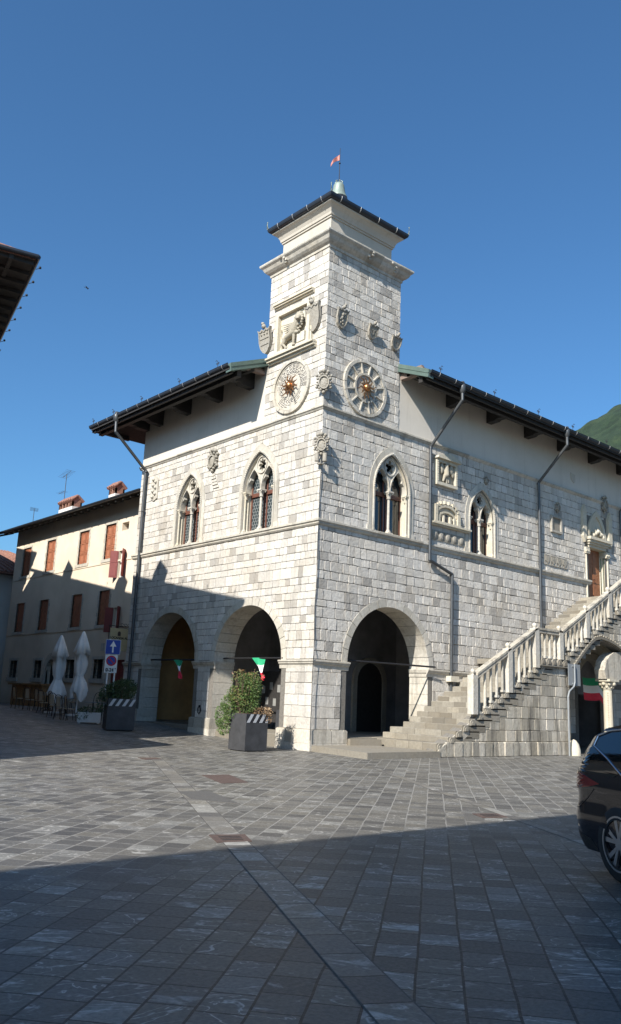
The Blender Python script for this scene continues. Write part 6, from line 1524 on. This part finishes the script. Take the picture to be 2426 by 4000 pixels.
# ------------------------------------------------------------------ cars
def bool_cut(o, cyls):
    for (c, r, w) in cyls:
        bm_ = bmesh.new(); bmesh.ops.create_cone(bm_, cap_ends=True, segments=40, radius1=r, radius2=r, depth=w, matrix=Matrix.Translation(c) @ Matrix.Rotation(PI / 2, 4, 'X'))
        me = bpy.data.meshes.new('c'); bm_.to_mesh(me); bm_.free(); co = bpy.data.objects.new('c', me); COL.objects.link(co)
        md = o.modifiers.new('b', 'BOOLEAN'); md.object = co; md.operation = 'DIFFERENCE'; md.solver = 'EXACT'
        bpy.context.view_layer.update()
        nm = bpy.data.meshes.new_from_object(o.evaluated_get(bpy.context.evaluated_depsgraph_get()))
        o.modifiers.clear(); o.data = nm; bpy.data.objects.remove(co)
def car(label, cat, loc, rz, paint, Lc=4.6, Wc=.93, H=1.56, wheelr=.36, xw=(1.0, 3.75), suv=True):
    o = thing('parked_car', label, cat, loc, rz)
    # side silhouette (x from the rear) of the roof line and of the belt
    def roof(x):
        P = [(0, 1.0), (.06, 1.02), (.16, 1.16), (.34, 1.42), (.55, H - .05), (.9, H), (2.0, H + .01), (2.7, H - .06), (3.5, 1.10), (4.2, .98), (4.5, .84), (4.6, .62)]
        x = x * 4.6 / Lc
        for (a, za), (b_, zb) in zip(P[:-1], P[1:]):
            if x <= b_: t = (x - a) / (b_ - a); t = t * t * (3 - 2 * t) if 0 else t; return za + (zb - za) * t
        return P[-1][1]
    def halfw(x, z):
        w = Wc
        w -= .30 * max(0, (.42 - x) / .42) ** 2.2 * Wc * 1.2; w -= .32 * max(0, (x - (Lc - .6)) / .6) ** 2
        if z > .98: w -= .30 * ((z - .98) / (H - .98)) ** 1.25
        if z < .45: w -= .05 * ((.45 - z) / .25) ** 2
        w += .018 * math.exp(-((z - .86) / .06) ** 2) + .022 * math.exp(-((z - .55) / .10) ** 2) * (x < .8 or x > 3.6)
        return w
    def rearx(z):  # bumper bulge and tailgate slope
        return (.02 if z > .95 else 0) - .055 * math.exp(-((z - .50) / .18) ** 2) + .16 * max(0, (.34 - z) / .2) - .045 * math.exp(-((z - .97) / .07) ** 2)
    NX, NZ, NT = 60, 16, 7; sec = []
    for i in range(NX + 1):
        x = Lc * (i / NX) ** 1.15; zt_ = roof(x); row = []
        for k in range(NZ + 1):
            z = .22 + (zt_ - .04 - .22) * k / NZ; row.append((halfw(x, z), z))
        wl, zl = row[-1]
        for k in range(1, NT + 1):
            t = k / NT; row.append((wl * (1 - t) if k < NT else 0, zl + .04 * (1 - (1 - t) ** 3)))
        full = [(-w, z) for w, z in row] + [(w, z) for w, z in row[-2::-1]]
        sec.append([(x + rearx(z) * max(0, 1 - x / .5), y, z) for y, z in full])
    k = len(sec[0]); mb = MB(); vs = [p for s in sec for p in s]
    fs = [(i * k + j, i * k + j + 1, (i + 1) * k + j + 1, (i + 1) * k + j) for i in range(NX) for j in range(k - 1)]
    fs += [((i + 1) * k, (i + 1) * k + k - 1, i * k + k - 1, i * k) for i in range(NX)]
    fs += [tuple(range(k)), tuple(range(NX * k, NX * k + k))[::-1]]
    mb.add(vs, fs, 0, .5, True); body = mb.build('body', [paint, 'trimplastic'], o)
    bm_ = bmesh.new(); bm_.from_mesh(body.data); bmesh.ops.recalc_face_normals(bm_, faces=bm_.faces); bm_.to_mesh(body.data); bm_.free()
    bool_cut(body, [(Vector((x, s * (Wc - .12), wheelr)), wheelr + .065, .5) for x in xw for s in (-1, 1)])
    for pl in body.data.polygons: pl.use_smooth = True
    try: body.data.set_sharp_from_angle(angle=math.radians(35))
    except Exception: pass
    def patch(nm, poly, off, mt, parent=o, s=-1, sub=3):
        mb = MB(); tri = tessellate_polygon([[Vector((a, b_, 0)) for a, b_ in poly]]); vs = [Vector((a, b_)) for a, b_ in poly]; T = [[vs[i] for i in t] for t in tri]
        for _ in range(sub):
            N_ = []
            for a, b_, c in T: ab, bc, ca = (a + b_) / 2, (b_ + c) / 2, (c + a) / 2; N_ += [[a, ab, ca], [ab, b_, bc], [ca, bc, c], [ab, bc, ca]]
            T = N_
        S = lambda p: (p.x + rearx(p.y) * max(0, 1 - p.x / .5), s * (halfw(p.x, p.y) + off), p.y)
        for t in T: mb.add([S(p) for p in t], [(0, 1, 2)], 0, .5, True)
        pts = []; n = len(poly)
        for i in range(n):
            a, b_ = vs[i], vs[(i + 1) % n]
            for q in range(4): pts.append(a.lerp(b_, q / 4))
        mb.add([S(p) for p in pts] + [(S(p)[0], S(p)[1] - s * (off + .02), S(p)[2]) for p in pts], [(i, (i + 1) % len(pts), len(pts) + (i + 1) % len(pts), len(pts) + i) for i in range(len(pts))])
        return mb.build(nm, mt, parent)
    def strip_(nm, line, wd, off, mt, s=-1):
        mb = MB(); pts = []
        for (a, b_) in zip(line[:-1], line[1:]):
            for q in range(6): t = q / 6; pts.append((a[0] + (b_[0] - a[0]) * t, a[1] + (b_[1] - a[1]) * t))
        pts.append(line[-1])
        P = [(x + rearx(z) * max(0, 1 - x / .5), s * (halfw(x, z) + off), z) for x, z in pts]
        for a, b_ in zip(P[:-1], P[1:]): mb.cyl(a, b_, wd, n=6)
        return mb.build(nm, mt, o)
    for s in (-1, 1):
        patch('side_glass', [(.47, 1.27), (.45, 1.36), (.60, 1.41), (1.0, 1.455), (1.9, 1.47), (2.55, 1.44), (3.2, 1.12), (3.3, 1.03), (1.5, .99), (1.1, 1.03), (.78, 1.17)], .006, 'carglass', s=s)
        patch('quarter_panel', [(.16, 1.05), (.27, 1.25), (.44, 1.25), (.74, 1.14), (1.02, 1.02), (.95, .99), (.3, 1.0)], .004, 'carglass', s=s)
        strip_('window_trim', [(1.9, 1.485), (1.0, 1.475), (.58, 1.43), (.42, 1.37), (.43, 1.27), (.76, 1.155), (1.08, 1.015), (1.5, .975), (3.3, 1.01)], .010, .008, 'chrome', s)
        patch('tail_lamp', [(.0, .82), (.0, .99), (.12, 1.02), (.34, .99), (.72, .90), (.55, .86), (.2, .81)], .008, 'taillight', s=s)
        patch('bumper_trim', [(.04, .24), (.0, .42), (.18, .40), (.5, .34), (.60, .24)], .006, 'trimplastic', s=s)
        strip_('crease', [(.1, .60), (.35, .64), (.62, .84)], .006, .0, paint, s)
        strip_('door_seam', [(1.42, .3), (1.44, .6), (1.50, 1.0)], .004, .002, 'black', s)
        mb = MB(); mb.ball((.35 + rearx(.40) * .3, s * (halfw(.3, .40) + .0), .44), .05, 10, sc=(1.6, .35, .8)); mb.build('reflector', 'chrome', o)
        for x in xw:
            y = s * (Wc - .10); wh_ = MB()
            vs_ = []; n = 40; prof = [(.62, -.11), (.92, -.115), (.985, -.09), (1.0, -.06), (1.0, .06), (.985, .09), (.92, .115), (.62, .11)]
            for (r, w) in prof:
                for i in range(n): t = 2 * PI * i / n; vs_.append((x + wheelr * r * math.cos(t), y + w, wheelr + wheelr * r * math.sin(t)))
            wh_.add(vs_, [(j * n + i, j * n + (i + 1) % n, (j + 1) * n + (i + 1) % n, (j + 1) * n + i) for j in range(len(prof) - 1) for i in range(n)], 0, .5, True)
            wo = wh_.build('wheel', 'tyre', o)
            mb = MB(); yo = y + s * .10
            band(mb, lambda u, v, w: (x + u, yo + s * w, wheelr + v), ring(0, 0, wheelr * .68, 40), ring(0, 0, wheelr * .73, 40), -.10, .012)
            for i in range(5):
                for dd in (-.16, .16):
                    t = 2 * PI * i / 5 + .3; a0 = t + dd * .6; a1 = t + dd * 1.5; r0, r1 = wheelr * .12, wheelr * .70; e = .045
                    P = [(r0 * math.cos(a0) - e * .35 * math.sin(a0), r0 * math.sin(a0) + e * .35 * math.cos(a0)), (r0 * math.cos(a0) + e * .35 * math.sin(a0), r0 * math.sin(a0) - e * .35 * math.cos(a0)),
                         (r1 * math.cos(a1) + e * .55 * math.sin(a1), r1 * math.sin(a1) - e * .55 * math.cos(a1)), (r1 * math.cos(a1) - e * .55 * math.sin(a1), r1 * math.sin(a1) + e * .55 * math.cos(a1))]
                    mb.hexa([(x + u, yo - s * .03, wheelr + v) for u, v in P] + [(x + u, yo + s * .002, wheelr + v) for u, v in P])
            mb.cyl((x, yo - s * .05, wheelr), (x, yo + s * .008, wheelr), .055, n=16); mb.build('rim', 'rim', wo)
            mb = MB(); mb.cyl((x, yo - s * .09, wheelr), (x, yo - s * .08, wheelr), wheelr * .70, n=32); mb.cyl((x, y - s * .16, wheelr), (x, y - s * .13, wheelr), wheelr + .05, n=32); mb.build('brake', 'black', wo)
    mb = MB(); mb.box(.20, .30, -.55, .55, 1.0, 1.01); 
    mb = MB(); P = [(.10, 1.06), (.36, 1.45)]
    mb.hexa([(.115, -.62, 1.06), (.115, .62, 1.06), (.20, .62, 1.06), (.20, -.62, 1.06), (.30, -.52, 1.38), (.30, .52, 1.38), (.40, .52, 1.38), (.40, -.52, 1.38)]); mb.build('rear_glass', 'carglass', o)
    mb = MB(); mb.hexa([(.24, -.56, H - .10), (.24, .56, H - .10), (.7, .54, H - .06), (.7, -.54, H - .06), (.28, -.54, H - .07), (.28, .54, H - .07), (.7, .52, H + .005), (.7, -.52, H + .005)]); mb.build('spoiler', paint, o)
    for s in (-1, 1): mb = MB(); mb.tube([(.75, s * .60, H - .05), (.9, s * .60, H + .0), (2.2, s * .60, H + .01), (2.6, s * .60, H - .05)], .012, 6); mb.build('roof_rail', 'chrome', o)
    return o
faz = math.radians(206); fv = Vector((math.sin(faz), math.cos(faz))); lv = Vector((-fv.y, fv.x))
P0 = Vector((-11.25, -17.44)) - fv * 1.0 + lv * .87
car('shiny black car with roof rails and alloy wheels cut off by the right edge', 'car', (P0.x, P0.y, 0), math.atan2(fv.y, fv.x), 'paint', H=1.52)
car('dark red car just showing at the left edge beyond the cafe', 'car', (-1.75, 25.4, .83), math.radians(200), 'redpaint')

# ------------------------------------------------------------------ camera and light
F, YAW, PIT, ROL = 3289.92, .713968596, .221936928, .0415471465
f = Vector((math.cos(PIT) * math.sin(YAW), math.cos(PIT) * math.cos(YAW), math.sin(PIT))); r = Vector((math.cos(YAW), -math.sin(YAW), 0)); u = r.cross(f)
c_, s_ = math.cos(ROL), math.sin(ROL); R_ = c_ * r + s_ * u; U_ = -s_ * r + c_ * u
cam = bpy.data.cameras.new('camera'); co = bpy.data.objects.new('camera', cam); COL.objects.link(co)
co.matrix_world = Matrix(((R_.x, U_.x, -f.x, -19.4374), (R_.y, U_.y, -f.y, -21.9638), (R_.z, U_.z, -f.z, 1.6), (0, 0, 0, 1)))
cam.sensor_fit = 'VERTICAL'; cam.sensor_height = 40; cam.lens = 40 * F / 4000; cam.clip_end = 3000; cam.clip_start = .1
SC.camera = co
D = Vector((1, .34, -.79)).normalized()
sun_ = bpy.data.lights.new('sun', 'SUN'); sun_.energy = 4.4; sun_.angle = math.radians(.5); sun_.color = (1.0, .945, .86)
so = bpy.data.objects.new('sun', sun_); COL.objects.link(so); so.rotation_euler = D.to_track_quat('-Z', 'Y').to_euler()
w = bpy.data.worlds.new('World'); SC.world = w; w.use_nodes = True; nt = w.node_tree
sky = nt.nodes.new('ShaderNodeTexSky'); sky.sky_type = 'NISHITA'; sky.sun_disc = False
sky.sun_elevation = math.asin(-D.z); sky.sun_rotation = math.atan2(-D.x, -D.y) % (2 * PI)
sky.air_density = 1.1; sky.dust_density = 1.4; sky.ozone_density = 10; sky.altitude = 0
L(nt, mixc(nt, 1.0, sky.outputs[0], (.86, 1.06, 1.03), 'MULTIPLY'), nt.nodes['Background'].inputs[0]); nt.nodes['Background'].inputs[1].default_value = .083
SC.view_settings.view_transform = 'Standard'; SC.view_settings.look = 'None'; SC.view_settings.exposure = 0.93; SC.view_settings.gamma = 1
SC.cycles.max_bounces = 6
